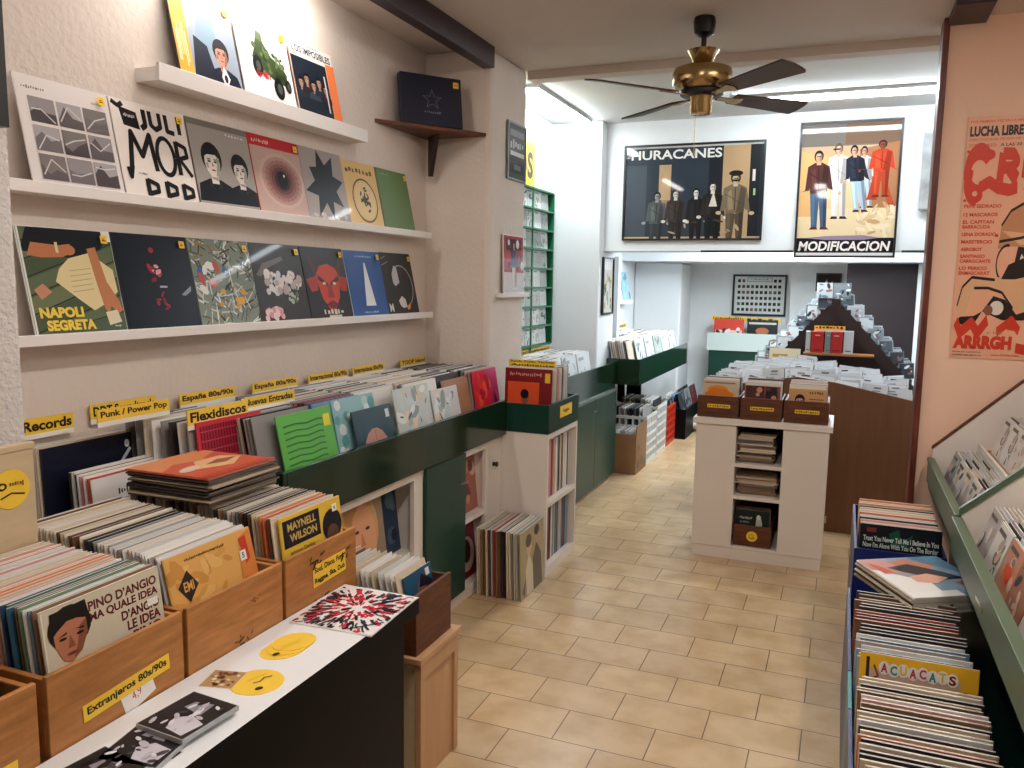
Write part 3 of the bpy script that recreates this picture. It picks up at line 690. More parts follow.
# red topped pile lying on the Soul crate's records
def art_red_top():
    a = Art('#c65a41'); a.p([(0, .55), (.3, .7), (.6, .62), (1, .8), (1, 1), (0, 1)], '#d98a5c'); a.p([(.25, .35), (.5, .62), (.85, .6), (.95, .4), (.6, .2)], '#e3b68a'); a.p([(.45, .42), (.7, .5), (.9, .42), (.65, .34)], '#8f5a3c')
    a.e(.22, .42, .16, .07, '#dcc0ae', .3); a.r(0, 0, 1, .1, '#b8432f'); return a
zs = .934; q = random.Random(21)
for i in range(10):
    c = ['#4a3a30', '#b9a890', '#2a2320', '#4a3a30', '#1f1b1e', '#6b5a4a', '#b9a890', '#26211f', '#3a2c28', '#c65a41'][i]
    o = link('vinyl_record', sleeve_mesh(.285, .285, .0065, True), None, (-1.53+q.uniform(-.008, .008), 1.795+q.uniform(-.006, .006), zs+.0078*i+.004), (-PI/2, 0, PI/2+q.uniform(-.03, .03)))
    setcol(o, c); tag(o, 'red and orange record lying on top of the flat pile' if i == 9 else 'record lying in the flat pile under the red record', 'record', 'flat pile of records')
    if i == 9: obj('cover_print', art_red_top().mb(.282, .282, -.0034, .001), GLOSS, o)

# white topped counter with black front
t = thing('sales_counter', 'narrow white topped counter with glossy black front beside the wooden crates', 'counter', (-1.17, 1.0, 0))
m = MB(); m.box(-.122, -.85, .618, .122, .925, .664, mis=[0, 1, 0, 0, 0, 0]); obj('counter_top', m, [M_black, mat('white_counter_top', '#e7e8ea', .35)], t, bevel=.002)
obj('front_panel', box_mb(.07, -.83, 0, .09, .895, .618), M_black, t)
obj('end_panel', box_mb(-.115, .875, 0, .07, .895, .618), M_black, t)
obj('back_panel', box_mb(-.118, -.83, 0, -.1, .875, .618), M_black, t)
DZ = .664
def art_pattern():
    a = Art('#e9e4e2'); q = random.Random(9)
    for i in range(330):
        x, y = q.uniform(.03, .97), q.uniform(.03, .97); dx, dy = x-.5, y-.55; r = math.hypot(dx, dy)+.02; l = q.uniform(.08, .16); k = q.uniform(-.5, .5)
        if r < .06 or (r > .5 and q.random() < .6): continue
        ux, uy = dx/r, dy/r; col = q.choice(['#c21f3a', '#d8344c', '#c21f3a', '#15151d']) if r < .27 else q.choice(['#15151d', '#15151d', '#23304a', '#c21f3a'])
        pts = [(x, y), (x+l*.5*(ux-k*uy), y+l*.5*(uy+k*ux)), (x+l*ux, y+l*uy)]
        a.path([(min(.98, max(.02, u)), min(.98, max(.02, v))) for u, v in pts], q.uniform(.016, .040), col)
    a.line(.7, .04, .98, .3, .02, '#1b1b22'); return a
def flat(name, w, d, h, loc, rz, side, art, label, cat, matp=GLOSS, group=None):
    o = obj(name, box_mb(-w/2, -d/2, 0, w/2, d/2, h), side, None, loc, (0, 0, rz)); tag(o, label, cat, group)
    obj('cover_print', art.flat_mb(w*.99, d*.99, h), matp, o); return o
flat('square_sleeve', .235, .262, .004, (-1.158, 1.775, DZ), .06, M_paper, art_pattern(), 'white sleeve with red and black swirling strokes at the counter end', 'record', GLOSS)
def art_cd(seed):
    a = Art('#1d1b20'); q = random.Random(seed); a.p([(.05, .1), (.1, .5), (.35, .62), (.5, .4), (.4, .05)], '#c9c6cf'); a.p([(.55, .3), (.62, .75), (.8, .7), (.86, .35)], '#8d8a94')
    a.blobs(16, ['#d9d6dc', '#45424a', '#0f0e12', '#b9b5bd'], (.1, .1, .9, .9), (.03, .09), seed, 1.5); return a
def cd_flat(loc, rz, seed, label):
    t = thing('cd_case', label, 'compact disc', loc, (0, 0, rz), 'compact discs on the counter')
    obj('case', box_mb(-.071, -.0625, 0, .071, .0625, .0103), M_cd, t, bevel=.001)
    obj('booklet', art_cd(seed).flat_mb(.138, .12, .0104), GLOSS, t)
cd_flat((-1.168, .955, DZ), 1.45, 3, 'black and white compact disc nearest the crate tagged Extranjeros')
cd_flat((-1.155, 1.075, DZ), 1.75, 5, 'lower pale compact disc half under another on the counter')
o = cd_flat((-1.148, 1.165, DZ+.0108), 1.5, 8, 'dark compact disc lying across a paler one on the counter')
t = thing('leaflet', 'small black and pink slip beside the compact discs', 'leaflet', (-1.098, 1.04, DZ), (0, 0, 1.6)); obj('sheet', box_mb(-.05, -.015, 0, .05, .015, .0008), M_paper, t); obj('print', Art('#e4dfe2').r(.1, .2, .4, .9, '#1d1b20').r(.5, .3, .6, .7, '#cc4a86').r(.7, .1, .95, .6, '#1d1b20').flat_mb(.098, .029, .0009), PRINT, t)
flat('postcard', .075, .075, .0015, (-1.213, 1.335, DZ), .25, M_paper, Art('#b58f62').blobs(30, ['#6a4a30', '#d9c39a', '#a05a3c', '#3d2c22', '#e6d9c0'], (.1, .1, .9, .9), (.04, .1), 4), 'small brown patterned card on the white counter', 'card')
def yellow_disc(loc, rz, label, fan=False):
    t = thing('flyer', label, 'flyer', loc, (0, 0, rz), 'yellow flyers on the counter')
    m = MB(); n = 26
    if not fan:
        m.prism([(.058*math.cos(2*PI*i/n), .058*math.sin(2*PI*i/n)) for i in range(n)], 0, .0012, 'z'); obj('sheet', m, M_yel, t)
        obj('print', Art().e(.4, .25, .08, .06, '#1a1710').path([(.42, .5), (.55, .47), (.68, .55), (.82, .5)], .03, '#1a1710').path([(.36, .62), (.8, .66)], .012, '#b98c20').flat_mb(.116, .116, .0013), PRINT, t)
    else:
        for k in range(3):
            mm = MB(); cx = .02*k; mm.prism([(cx+.055*math.cos(2*PI*i/n)*1.0, .045*math.sin(2*PI*i/n)+.008*k) for i in range(n)], .0014*k, .0014*k+.0012, 'z'); obj('sheet', mm, M_yel, t)
        obj('print', Art().e(.3, .35, .07, .07, '#1a1710').path([(.45, .5), (.9, .55)], .012, '#b98c20').path([(.5, .6), (.95, .66)], .012, '#b98c20').flat_mb(.13, .09, .0042), PRINT, t)
yellow_disc((-1.138, 1.355, DZ), 1.2, 'single round yellow flyer near the counter edge')
yellow_disc((-1.185, 1.505, DZ), 1.2, 'fanned yellow flyers beside the untagged crate', True)

# ------------------------------------------------------------------ seven inch crate, pale cabinet beyond the counter
t = thing('pale_cabinet', 'pale varnished wood cabinet with a framed front beyond the counter end', 'cabinet', (-1.105, 2.165, 0))
obj('carcass', box_mb(-.50, -.115, 0, -.022, .13, .40), M_birch, t)
obj('cabinet_top', box_mb(-.505, -.13, .40, .004, .15, .418), M_lightwood, t, bevel=.002)
obj('top_rail', box_mb(-.022, -.12, .345, -.002, .135, .40), M_lightwood, t)
for y in (-.12, .108): obj('stile', box_mb(-.022, y, .0, -.002, y+.027, .345), M_lightwood, t, bevel=.002)
obj('door_panel', box_mb(-.02, -.093, .0, -.010, .108, .345), M_lightwood, t)
cE = crate((-1.125, 2.165, .418), .232, .45, .19, 'small brown crate of singles on the pale cabinet', M_crate2)
def art_bluehead():
    a = Art('#26506c'); a.p([(.35, 0), (.4, .4), (.55, .75), (.75, .7), (.85, .3), (.9, 0)], '#5c3a3c'); a.e(.55, .62, .16, .2, '#7d5148'); a.p([(.45, .7), (.6, .92), (.95, .7), (.9, .3), (.72, .3), (.72, .66)], '#191a24'); a.r(.76, .82, .9, .95, '#e2e2de'); return a
def seven(base, rz, lean, color, art, label, group, w=.178, t=.0035, gl=True):
    return record(base, rz, lean, w, t, color, art, label, group, 'single record', 'seven_inch_record', gloss=gl)
seven((-1.155, 2.185, .462), PI/2, .26, '#26506c', art_bluehead(), 'dark blue single with a head in profile, front of the small brown crate', 'cover singles')
pack(16, -1.168, -1.50, 2.168, .462, .19, .25, .1, 'in the small brown crate', ['cream', 'white', 'cream', 'brown', 'white', 'pink'], 31, t=.0045, name='seven_inch_record', cat='single record', noun='single')

# ------------------------------------------------------------------ bins behind the crates, long left counter
t = thing('plywood_bin', 'pale plywood record bin end with a round yellow sticker, at the picture edge', 'bin', (-1.705, 1.145, 0))
obj('end_board', box_mb(-.016, -.5, .60, 0, .145, 1.145), M_birch, t, bevel=.002)
obj('top_edge', box_mb(-.020, -.5, 1.145, .003, .147, 1.16), M_birch, t, bevel=.002)
obj('side_board', box_mb(-.05, .13, .60, -.016, .145, 1.145), M_birch, t)
obj('leg_board', box_mb(-.05, -.5, 0, -.03, .145, .58), M_birch, t)
m = MB(); m.prism([(.045*math.cos(2*PI*i/24), .045*math.sin(2*PI*i/24)) for i in range(24)], -.0005, .0005, 'x')
o = obj('round_sticker', m, M_yel, t, (.0012, .085, 1.062))
obj('sticker_print', Art().e(.25, .6, .14, .1, '#1a1710').e(.27, .6, .06, .05, '#f3c93c').path([(.2, .3), (.5, .4), (.85, .32)], .04, '#1a1710').t('disc', .45, .55, .85, .7, '#7a5c16', 0).mb(.09, .09, -.0006, 0), PRINT, o, (0, 0, -.045), (0, 0, PI/2))
t = thing('record_bin', 'low black record bin behind the wooden crates, under the Records card', 'bin', (-2.0, 1.63, 0))
obj('bin_floor', box_mb(-.125, -.32, .655, .115, .30, .675), M_blk, t)
obj('bin_step', box_mb(-.125, -.32, .675, -.035, .30, .735), M_blk, t)
obj('bin_side', box_mb(-.125, -.325, .675, .115, -.315, .80), M_blk, t)
obj('bin_base', box_mb(-.125, -.32, 0, -.02, .30, .655), M_blk, t)
def art_white_txt(): return Art('#e5e2e2').t('CARNET DE BAILE', .3, .8, .8, .86, '#3b3b44', .03).t('para bailar en casa', .34, .72, .76, .76, '#77777e', 0).t('orquesta', .34, .64, .7, .68, '#77777e', 0).e(.55, .56, .05, .03, '#3b3b44')
record((-1.905, 1.775, .679), PI/2, .10, .29, .005, '#e3e0e0', art_white_txt(), 'white record with small dark lettering in the low black bin', 'covers in the low bin')
def mixG(f, q): return q.choice(['cream', 'white', 'dark', 'red', 'pink', 'dark', 'white'])
pack(10, -1.914, -2.0, 1.775, .679, .29, .10, .06, 'in the low black bin', mixG, 41, t=.006, dz=.012)
record((-2.045, 1.735, .740), PI/2, .05, .315, .006, '#15182a', Art('#15182a').path([(.35, .1), (.6, .45), (.98, .85)], .035, '#b9bec9').e(.94, .9, .03, .04, '#d7dbe2'), 'navy record with a thin white diagonal line behind the white record', 'covers in the low bin')
pack(7, -2.056, -2.112, 1.735, .740, .315, .05, .01, 'behind the navy record', ['white', 'dark', 'grey', 'white', 'red', 'cream'], 42)
divider('Records', (-2.11, 1.645, 1.09), .17, .045, PI/2, 0, 'yellow card reading Records, at the wall by the rough pilaster')

CX = -1.60
t = thing('record_counter', 'long white record counter with a glossy dark green fascia under the wall ledges', 'counter', (-1.8, 3.0, 0))
obj('fascia', box_mb(.178, -.93, .748, .20, .885, .930), M_green, t, bevel=.002)
obj('fascia_return', box_mb(.135, -.95, .748, .20, -.93, .930), M_green, t, bevel=.002)
obj('bin_floor', MB().box(-.325, -.93, .76, .178, .885, .78).box(-.325, -1.08, .76, -.08, -.93, .78), M_wlam, t)
obj('face_frame', MB().box(.15, -.88, .705, .17, .885, .748).box(.15, -.88, 0, .17, .885, .055).box(.15, -.05, .055, .17, .025, .705).box(.15, .735, .055, .17, .885, .705).box(.15, -.88, .055, .17, -.80, .705).box(.15, .69, .055, .17, .74, .705), M_wlam, t)
obj('carcass_back', box_mb(-.30, -.88, .02, -.28, .885, .748), M_wlam, t)
obj('carcass_floor', box_mb(-.28, -.88, .02, .15, .885, .05), M_wlam, t)
obj('partition', box_mb(-.28, -.02, .05, .15, .0, .748), M_wlam, t)
obj('partition', box_mb(-.28, .42, .05, .15, .435, .748), M_wlam, t)
obj('partition', box_mb(-.28, .705, .05, .15, .72, .748), M_wlam, t)
obj('inner_shelf', box_mb(-.28, .435, .37, .165, .70, .392), M_wlam, t)
d = obj('cupboard_door', box_mb(.17, .03, .06, .186, .425, .735), M_green2, t, bevel=.002)
hd = MB().tube([(.188, .33, .605), (.205, .33, .605), (.205, .40, .605), (.188, .40, .605)], .004, 8); obj('handle', hd, M_chrome, d)
kn = MB().lathe([(.012, 0), (.009, .012), (.015, .02), (.011, .026)], 14); o = obj('knob', kn, M_blk, t, (.17, .785, .607), (0, PI/2, 0))
# records standing in the open niches
def art_blonde():
    a = Art('#8d7a66'); a.e(.45, .5, .42, .5, '#c79a63'); a.e(.5, .42, .3, .4, '#d59a74'); a.p([(.1, .9), (.2, .4), (.32, .7), (.5, .85), (.75, .75), (.84, .95)], '#b5834c')
    a.e(.38, .5, .05, .02, '#3a2a22'); a.e(.62, .5, .05, .02, '#3a2a22'); a.p([(.48, .48), (.55, .3), (.44, .3)], '#b8795a'); a.e(.49, .2, .09, .025, '#a8483f'); return a
record((-1.66, 2.62, .42), PI/2, .12, .315, .005, '#b98d5c', art_blonde(), 'record with a blonde close-up face in the open niche under the counter', 'records under the counter')
record((-1.70, 2.80, .40), PI/2, .12, .315, .005, '#26384e', Art('#26384e').blobs(12, ['#3f5670', '#1a2535', '#50677d'], (.1, .1, .9, .9), (.06, .14), 2), 'dark blue record behind the blonde face record in the niche', 'records under the counter')
obj('niche_shelf', box_mb(-.28, -.88, .37, .15, -.02, .392), M_wlam, t)
record((-1.68, 3.60, .396), PI/2, .10, .30, .005, '#a8685a', Art('#a8685a').blobs(12, ['#6d3a34', '#c98d78', '#50303a', '#d9b2a0'], (.1, .1, .9, .9), (.06, .14), 6), 'brownish pink record in the open niche beside the green cupboard door', 'records under the counter')
record((-1.68, 3.60, .054), PI/2, .10, .30, .005, '#7d2230', Art('#7d2230').e(.5, .4, .3, .3, '#c9b3ae').e(.5, .45, .16, .2, '#3a1218'), 'maroon record on the niche floor beside the green cupboard door', 'records under the counter')

# filed covers along the counter
def art_redgrid():
    a = Art('#c62f45'); a.r(.03, .42, .97, .96, '#9c2438')
    for i in range(22): a.line(.05+i*.042, .44, .05+i*.042, .95, .01, '#3d1522')
    for j in range(5): a.line(.04, .5+j*.1, .96, .5+j*.1, .012, '#c24458')
    a.p([(.3, .0), (.5, .42), (.95, .48), (.97, 0)], '#d8485a'); a.path([(.55, .0), (.6, .2), (.55, .38)], .015, '#3d1522'); a.path([(.68, .0), (.74, .25), (.7, .4)], .015, '#3d1522'); return a
def art_greenlines():
    a = Art('#5fae4a'); a.r(0, 0, 1, .03, '#4b9238')
    for i in range(9):
        y = .3+i*.072; a.path([(.08, y), (.3, y+.012), (.5, y-.008), (.72, y+.012), (.8, y)], .018, '#2f6f34')
    a.r(.82, .78, .95, .92, '#e0d23c'); return a
def art_ovalface():
    a = Art('#27414e'); a.e(.48, .26, .36, .46, '#b98777'); a.path([(.48, .0), (.5, .3), (.48, .68)], .012, '#8a5c50'); a.path([(.2, .36), (.5, .4), (.78, .4)], .01, '#8a5c50'); a.r(.82, .82, .92, .94, '#d8dadb'); return a
def art_palefaces(seed, tint):
    a = Art(tint); a.blobs(34, ['#e4e6e4', '#aab7b2', '#8f9c9a', '#d3c4b2', '#c7d0d0', '#e9d2bc'], (.05, .05, .95, .95), (.05, .13), seed, 1.4); a.blobs(8, ['#39444a', '#556066'], (.1, .1, .9, .9), (.02, .05), seed+1, 2); return a
def art_redpink():
    a = Art('#d8213a'); a.p([(.5, 0), (.62, .5), (.5, 1), (1, 1), (1, 0)], '#c22a6a'); a.blobs(14, ['#f0503c', '#e03a2c', '#a81a30'], (.1, .1, .6, .9), (.05, .12), 4, 1.4); a.p([(.72, .2), (.8, .6), (.9, .4)], '#3a1430'); return a
def cover(x, y, z, art, label, color, lean=.2, w=.30): return record((x, y, z), PI/2, lean, w, .006, color, art, label, 'front covers along the left counter')
cover(-1.775, 2.055, .80, art_redgrid(), 'red record with a dark grid over a leg, front of the long counter', '#a82a3e', .12, .30)
cover(-1.640, 2.300, .79, art_greenlines(), 'bright green record with wavy dark lines, on the long counter', '#5fae4a', .22, .305)
cover(-1.645, 2.735, .762, art_ovalface(), 'dark teal record with a pinkish oval face behind the green fascia', '#27414e', .22, .285)
cover(-1.645, 3.045, .79, art_palefaces(3, '#c3cbc8'), 'pale shiny record with a blurred white figure, on the long counter', '#c3cbc8', .2, .305)
cover(-1.645, 3.345, .79, art_palefaces(9, '#d2d3d5'), 'white and grey record between the pale shiny one and a brown edge', '#d2d3d5', .2, .265)
cover(-1.655, 3.815, .795, art_redpink(), 'red and magenta record at the far end of the counter by the column', '#d8213a', .17, .30)
cover(-1.69, 2.665, .805, Art('#8fb9bd').blobs(16, ['#d9e4e4', '#5f9aa0', '#b4cfd2'], (.05, .3, .95, .95), (.05, .1), 5), 'pale turquoise record behind the oval face record', '#8fb9bd', .2, .29)
record((-1.668, 3.51, .80), PI/2, .2, .28, .006, '#a5714e', None, 'tan record edge beside the white and grey record', 'front covers along the left counter')
def mixL(f, q): return q.choice(['white', 'grey', 'cream', 'grey', 'white', 'dark', 'white'])
pack(8, -1.80, -2.06, 2.04, .79, .305, .1, .03, 'filed behind the red grid record', mixL, 51, t=.007)
pack(6, -1.70, -1.80, 2.56, .79, .305, .18, .14, 'filed beside the oval face record', ['dark', 'red', 'dark', 'white', 'blue'], 53, t=.007)
pack(7, -1.672, -1.80, 3.815, .79, .305, .16, .12, 'filed behind the red and magenta record', ['dark', 'grey', 'dark', 'pink', 'white'], 54, t=.007)

# the many more sleeves nobody could tell apart fill the rest of the bins: one loose mass
STUFF = MB(); q = random.Random(77)
def fill(x0, x1, y, z, w, h, pitch, lean, cols, face='+x', t=.006):
    n = int(abs(x1-x0)/pitch)
    for i in range(n):
        p = x0+(x1-x0)*i/max(n-1, 1)
        rz = PI/2 if face == '+x' else 0
        b = (p, y+q.uniform(-.006, .006), z) if face == '+x' else (y+q.uniform(-.006, .006), p, z)
        M = Matrix.Translation(b) @ Euler((-lean+q.uniform(-.01, .01), 0, rz)).to_matrix().to_4x4()
        c = lin(q.choice(PAL[q.choice(cols)])); e = tuple(.6*v+.4*k for v, k in zip(lin('#cfcac4'), c))
        vs = [M @ Vector(v) for v in [(x, yy, zz) for zz in (0, h+q.uniform(-.004, .004)) for yy in (-t/2, t/2) for x in (-w/2, w/2)]]
        for k, f in enumerate([(0, 2, 3, 1), (4, 5, 7, 6), (0, 1, 5, 4), (2, 6, 7, 3), (0, 4, 6, 2), (1, 3, 7, 5)]): STUFF.add(vs, [f], e if k == 1 else c)
GW = ['white', 'grey', 'cream', 'white', 'grey', 'white', 'dark']
fill(-1.685, -2.045, 2.225, .79, .30, .306, .0125, .20, GW)
fill(-1.83, -2.055, 2.56, .79, .30, .306, .0125, .12, GW)
fill(-1.745, -2.055, 2.88, .79, .30, .306, .0125, .14, GW)
fill(-1.69, -2.05, 3.20, .79, .30, .306, .0125, .17, GW)
fill(-1.71, -2.05, 3.49, .79, .25, .306, .0125, .17, GW)
fill(-1.83, -2.06, 3.79, .79, .30, .306, .0125, .10, ['dark', 'white', 'grey'])

for args in [('DDT Soundtrack', (-2.115, 1.925, 1.10), .26, .046, 'yellow card reading DDT Soundtrack, half hidden behind the Punk card', .0),
             ('Punk / Power Pop', (-1.965, 1.825, 1.12), .27, .036, 'yellow card reading Punk / Power Pop'),
             ('Espa\u00f1a 80s/90s', (-2.095, 2.275, 1.10), .275, .038, 'yellow card reading Espa\u00f1a 80s/90s, between the Punk card and its twin'),
             ('Espa\u00f1a 80s/90s', (-2.095, 2.65, 1.10), .28, .036, 'yellow card reading Espa\u00f1a 80s/90s, next to the Internacional cards'),
             ('Internacional 80s/90s', (-2.095, 3.015, 1.10), .30, .034, 'yellow card reading Internacional 80s/90s, beside the Espa\u00f1a card'),
             ('Internacional 80s/90s', (-2.095, 3.345, 1.10), .28, .034, 'second yellow Internacional 80s/90s card, towards the column'),
             ('TOOP Island', (-2.095, 3.78, 1.10), .27, .032, 'small yellow card furthest along the wall, by the column'),
             ('Flexidiscos', (-1.815, 2.015, 1.092), .27, .046, 'yellow card reading Flexidiscos above the red grid record'),
             ('Nuevas Entradas', (-1.86, 2.315, 1.10), .285, .034, 'yellow card reading Nuevas Entradas above the green record')]:
    divider(args[0], args[1], args[2], args[3], PI/2, .05, args[4])

# ------------------------------------------------------------------ white shelf unit with its green bin
t = thing('shelf_unit', 'white shelf unit with a dark green record bin on top, beside the plaster column', 'shelf unit', (-1.37, 3.89, 0))
obj('near_panel', box_mb(-.40, 0, 0, 0, .018, .765), M_wlam, t, bevel=.0015)
obj('far_panel', box_mb(-.40, .482, 0, 0, .50, .765), M_wlam, t, bevel=.0015)
obj('top_panel', box_mb(-.40, .018, .735, 0, .482, .765), M_wlam, t)
obj('middle_shelf', box_mb(-.38, .018, .372, 0, .482, .398), M_wlam, t)
obj('plinth', box_mb(-.40, .018, 0, -.002, .482, .05), M_wlam, t)
obj('back_panel', box_mb(-.40, .018, .05, -.385, .482, .735), M_wlam, t)
b = obj('bin_front', box_mb(-.25, -.004, .765, .004, .012, .915), M_green2, t, bevel=.0015)
b2 = obj('bin_side', box_mb(-.012, .012, .765, .004, .50, .915), M_green2, t, bevel=.0015)
obj('bin_back', box_mb(-.25, .484, .765, -.012, .50, .915), M_green2, t)
obj('bin_floor', box_mb(-.25, .012, .765, -.012, .484, .775), M_green2, t)
o = obj('label_card', box_mb(-.10, -.0006, 0, .10, .0006, .062), M_yel, t, (.0052, .27, .825), (0, 0, PI/2))
obj('lettering', Art().t('Reggae', .25, .3, .75, .7, '#3a2c10', .03).mb(.20, .062, -.0008, 0), PRINT, o)
def art_burgundy():
    a = Art('#7d1f26'); a.t('ROMANCE Y CIUDAD', .1, .88, .8, .94, '#c99a8a', .02); a.r(.06, .02, .74, .78, '#d9542c'); a.p([(.3, .02), (.34, .34), (.46, .42), (.56, .3), (.6, .02)], '#16131a'); a.e(.44, .52, .08, .11, '#8a5440'); a.e(.43, .58, .09, .08, '#16131a')
    a.p([(.42, .1), (.52, .3), (.6, .1)], '#e2ded8'); a.r(.86, .78, .97, .94, '#e8b93c'); return a
record((-1.505, 3.935, .778), 0, .05, .262, .005, '#7d1f26', art_burgundy(), 'burgundy record with an orange square, facing out of the unit top bin', 'records in the unit bin', h=.315)
for i, k in enumerate(['dark', 'cream', 'white', 'grey', 'pink', 'white', 'dark', 'white', 'white', 'grey']):
    record((-1.495+.002*(i % 3), 3.955+.030*i, .778), 0, .04, .225, .006, PAL[k][i % len(PAL[k])], None, f'{k} record sleeve filed behind the burgundy record', f'{k} sleeves in the unit bin', h=.31)
divider('x', (-1.50, 3.985, 1.098), .262, .036, 0, .05, 'two line yellow card above the burgundy record on the white unit', ['Rock, Punk, Techno', 'Ambiente'], bold=.02)
# spines on the unit's shelves
q = random.Random(61)
for z, n, cols in ((.40, 26, ['white', 'cream', 'grey', 'brown', 'dark', 'pink', 'white']), (.052, 26, ['dark', 'red', 'cream', 'blue', 'grey', 'blue', 'brown', 'dark'])):
    y = 3.925
    for i in range(n):
        th = q.uniform(.014, .03)
        k = q.choice(cols)
        record((-1.56, y+th/2, z), PI, q.uniform(-.02, .02)*0, .315, th*.85, q.choice(PAL[k]), None, f'{k} boxed record standing on the {"upper" if z > .3 else "lower"} shelf of the white unit', f'{k} records on the {"upper" if z > .3 else "lower"} unit shelf', h=q.uniform(.30, .318))
        y += th*1.06
        if y > 4.34: break
# records standing on the floor against the unit
def art_couple():
    a = Art('#a89a78'); a.p([(.25, 0), (.2, .4), (.35, .62), (.5, .4), (.52, 0)], '#d3c8ae'); a.e(.36, .74, .11, .15, '#c9a98a'); a.e(.34, .82, .12, .1, '#5d4a34'); a.p([(.52, 0), (.5, .5), (.66, .72), (.86, .5), (.9, 0)], '#5d5440'); a.e(.68, .82, .1, .13, '#b9987a'); a.e(.68, .9, .11, .08, '#3a2e24'); a.p([(.05, .1), (.2, .3), (.15, 0)], '#6d6448'); return a
record((-1.37, 3.70, .001), PI/2, .035, .335, .008, '#9c8f70', art_couple(), 'old record showing a couple, front of the upright floor stack', 'cover of the floor stack')
pack(17, -1.384, -1.60, 3.70, .001, .335, .035, .02, 'in the upright stack on the floor', ['brown', 'cream', 'grey', 'brown', 'dark', 'cream', 'brown', 'red'], 62, t=.010)

# ------------------------------------------------------------------ second bay
t = thing('cupboard', 'dark green low cupboard with grey top strip beyond the white unit', 'cupboard', (-1.635, 5.2, 0))
obj('carcass', MB().box(-.36, -.69, .03, -.018, .79, .70).box(-.09, .79, .03, -.018, 1.06, .70), M_green2, t)
obj('kick_board', box_mb(-.085, -.69, 0, -.03, 1.06, .03), M_whpl, t)
for i, (y0, y1) in enumerate(((-.69, -.11), (-.105, .475), (.48, 1.06))):
    d = obj('door', box_mb(-.018, y0, .035, 0, y1, .70), M_green2, t, bevel=.002)
    for s in ((y1-.06),) if i != 1 else ((y0+.06), (y1-.06)):
        obj('handle', MB().tube([(0, s-.03, .62), (.015, s-.03, .62), (.015, s+.03, .62), (0, s+.03, .62)], .003, 8), M_chrome, d)
obj('top_strip', MB().box(-.36, -.69, .70, .006, .79, .722).box(-.09, .79, .70, .006, 1.06, .722), M_grey, t, bevel=.002)
t = thing('record_counter', 'dark green record bin standing on the green cupboard, full of white sleeves', 'counter', (-1.66, 5.2, .722), group=None)
obj('fascia', box_mb(0, -.70, .0, .016, 1.04, .205), M_green, t, bevel=.002)
obj('bin_floor', MB().box(-.44, -.70, .0, 0, .80, .012).box(-.07, .80, 0, 0, 1.04, .012), M_wlam, t)
def art_pale(seed):
    a = Art('#dfe3e4'); qq = random.Random(seed); a.blobs(10, ['#b5bfc2', '#8f9aa0', '#cfd6d6', '#6d777c'], (.1, .1, .9, .9), (.03, .1), seed, 1.6); a.r(.1, .82, .5, .9, '#a5adb0'); return a
for i in range(4):
    record((-1.70, 4.70+.325*i, .738), PI/2, .17, .305, .006, '#dfe3e4', art_pale(i+20), 'white record sleeve in the bin on the green cupboard', 'white fronts on the green cupboard')
    fill(-1.725, -2.05, 4.70+.325*i, .738, .30, .303, .013, .16, ['white', 'white', 'grey', 'white'])
divider('x', (-2.06, 5.35, 1.03), 1.0, .035, PI/2, 0, 'long yellow header card under the green wall rack', ['Novedades  Ofertas  Singles  Cassettes'], bold=.02)

M_rackgreen = mat('green_rack_paint', '#1f6e48', .4)
# green compact disc rack on the wall
t = thing('wall_rack', 'green wire wall rack full of compact discs in the second bay', 'rack', (XW, 5.30, 0))
y0, y1, z0, z1 = -.48, .54, 1.085, 2.19
for y in (y0, y1): obj('upright', box_mb(.002, y-.008, z0, .085, y+.008, z1), M_rackgreen, t)
obj('upright', box_mb(.078, .09, z0-.03, .088, .102, z1), M_rackgreen, t)
for i in range(9):
    z = z0+(z1-z0)*i/8; obj('rail', box_mb(.002, y0+.008, z-.006, .085, y1-.008, z+.006), M_rackgreen, t)
CDM = []
def cd_front(seed):
    qq = random.Random(seed); a = Art(qq.choice(['#d5d9d8', '#c9cecd', '#b5bbba', '#e0e2e0', '#a9b0af', '#dcdcd6']))
    a.blobs(7, [qq.choice(['#8f9693', '#6d7370', '#b5aca0', '#d9dcda', '#55605a', '#a5685a'])], (.1, .1, .9, .8), (.05, .13), seed, 1.5); a.r(.08, .84, .6, .9, '#6d7473'); return a
def cdmesh(kind, seed):
    m = MB(); m.box(-.071, -.005, 0, .071, .005, .125, mis=[0, 0, 1, 0, 0, 0], col=lin('#a5aaac'))
    return m
_cdm = {}
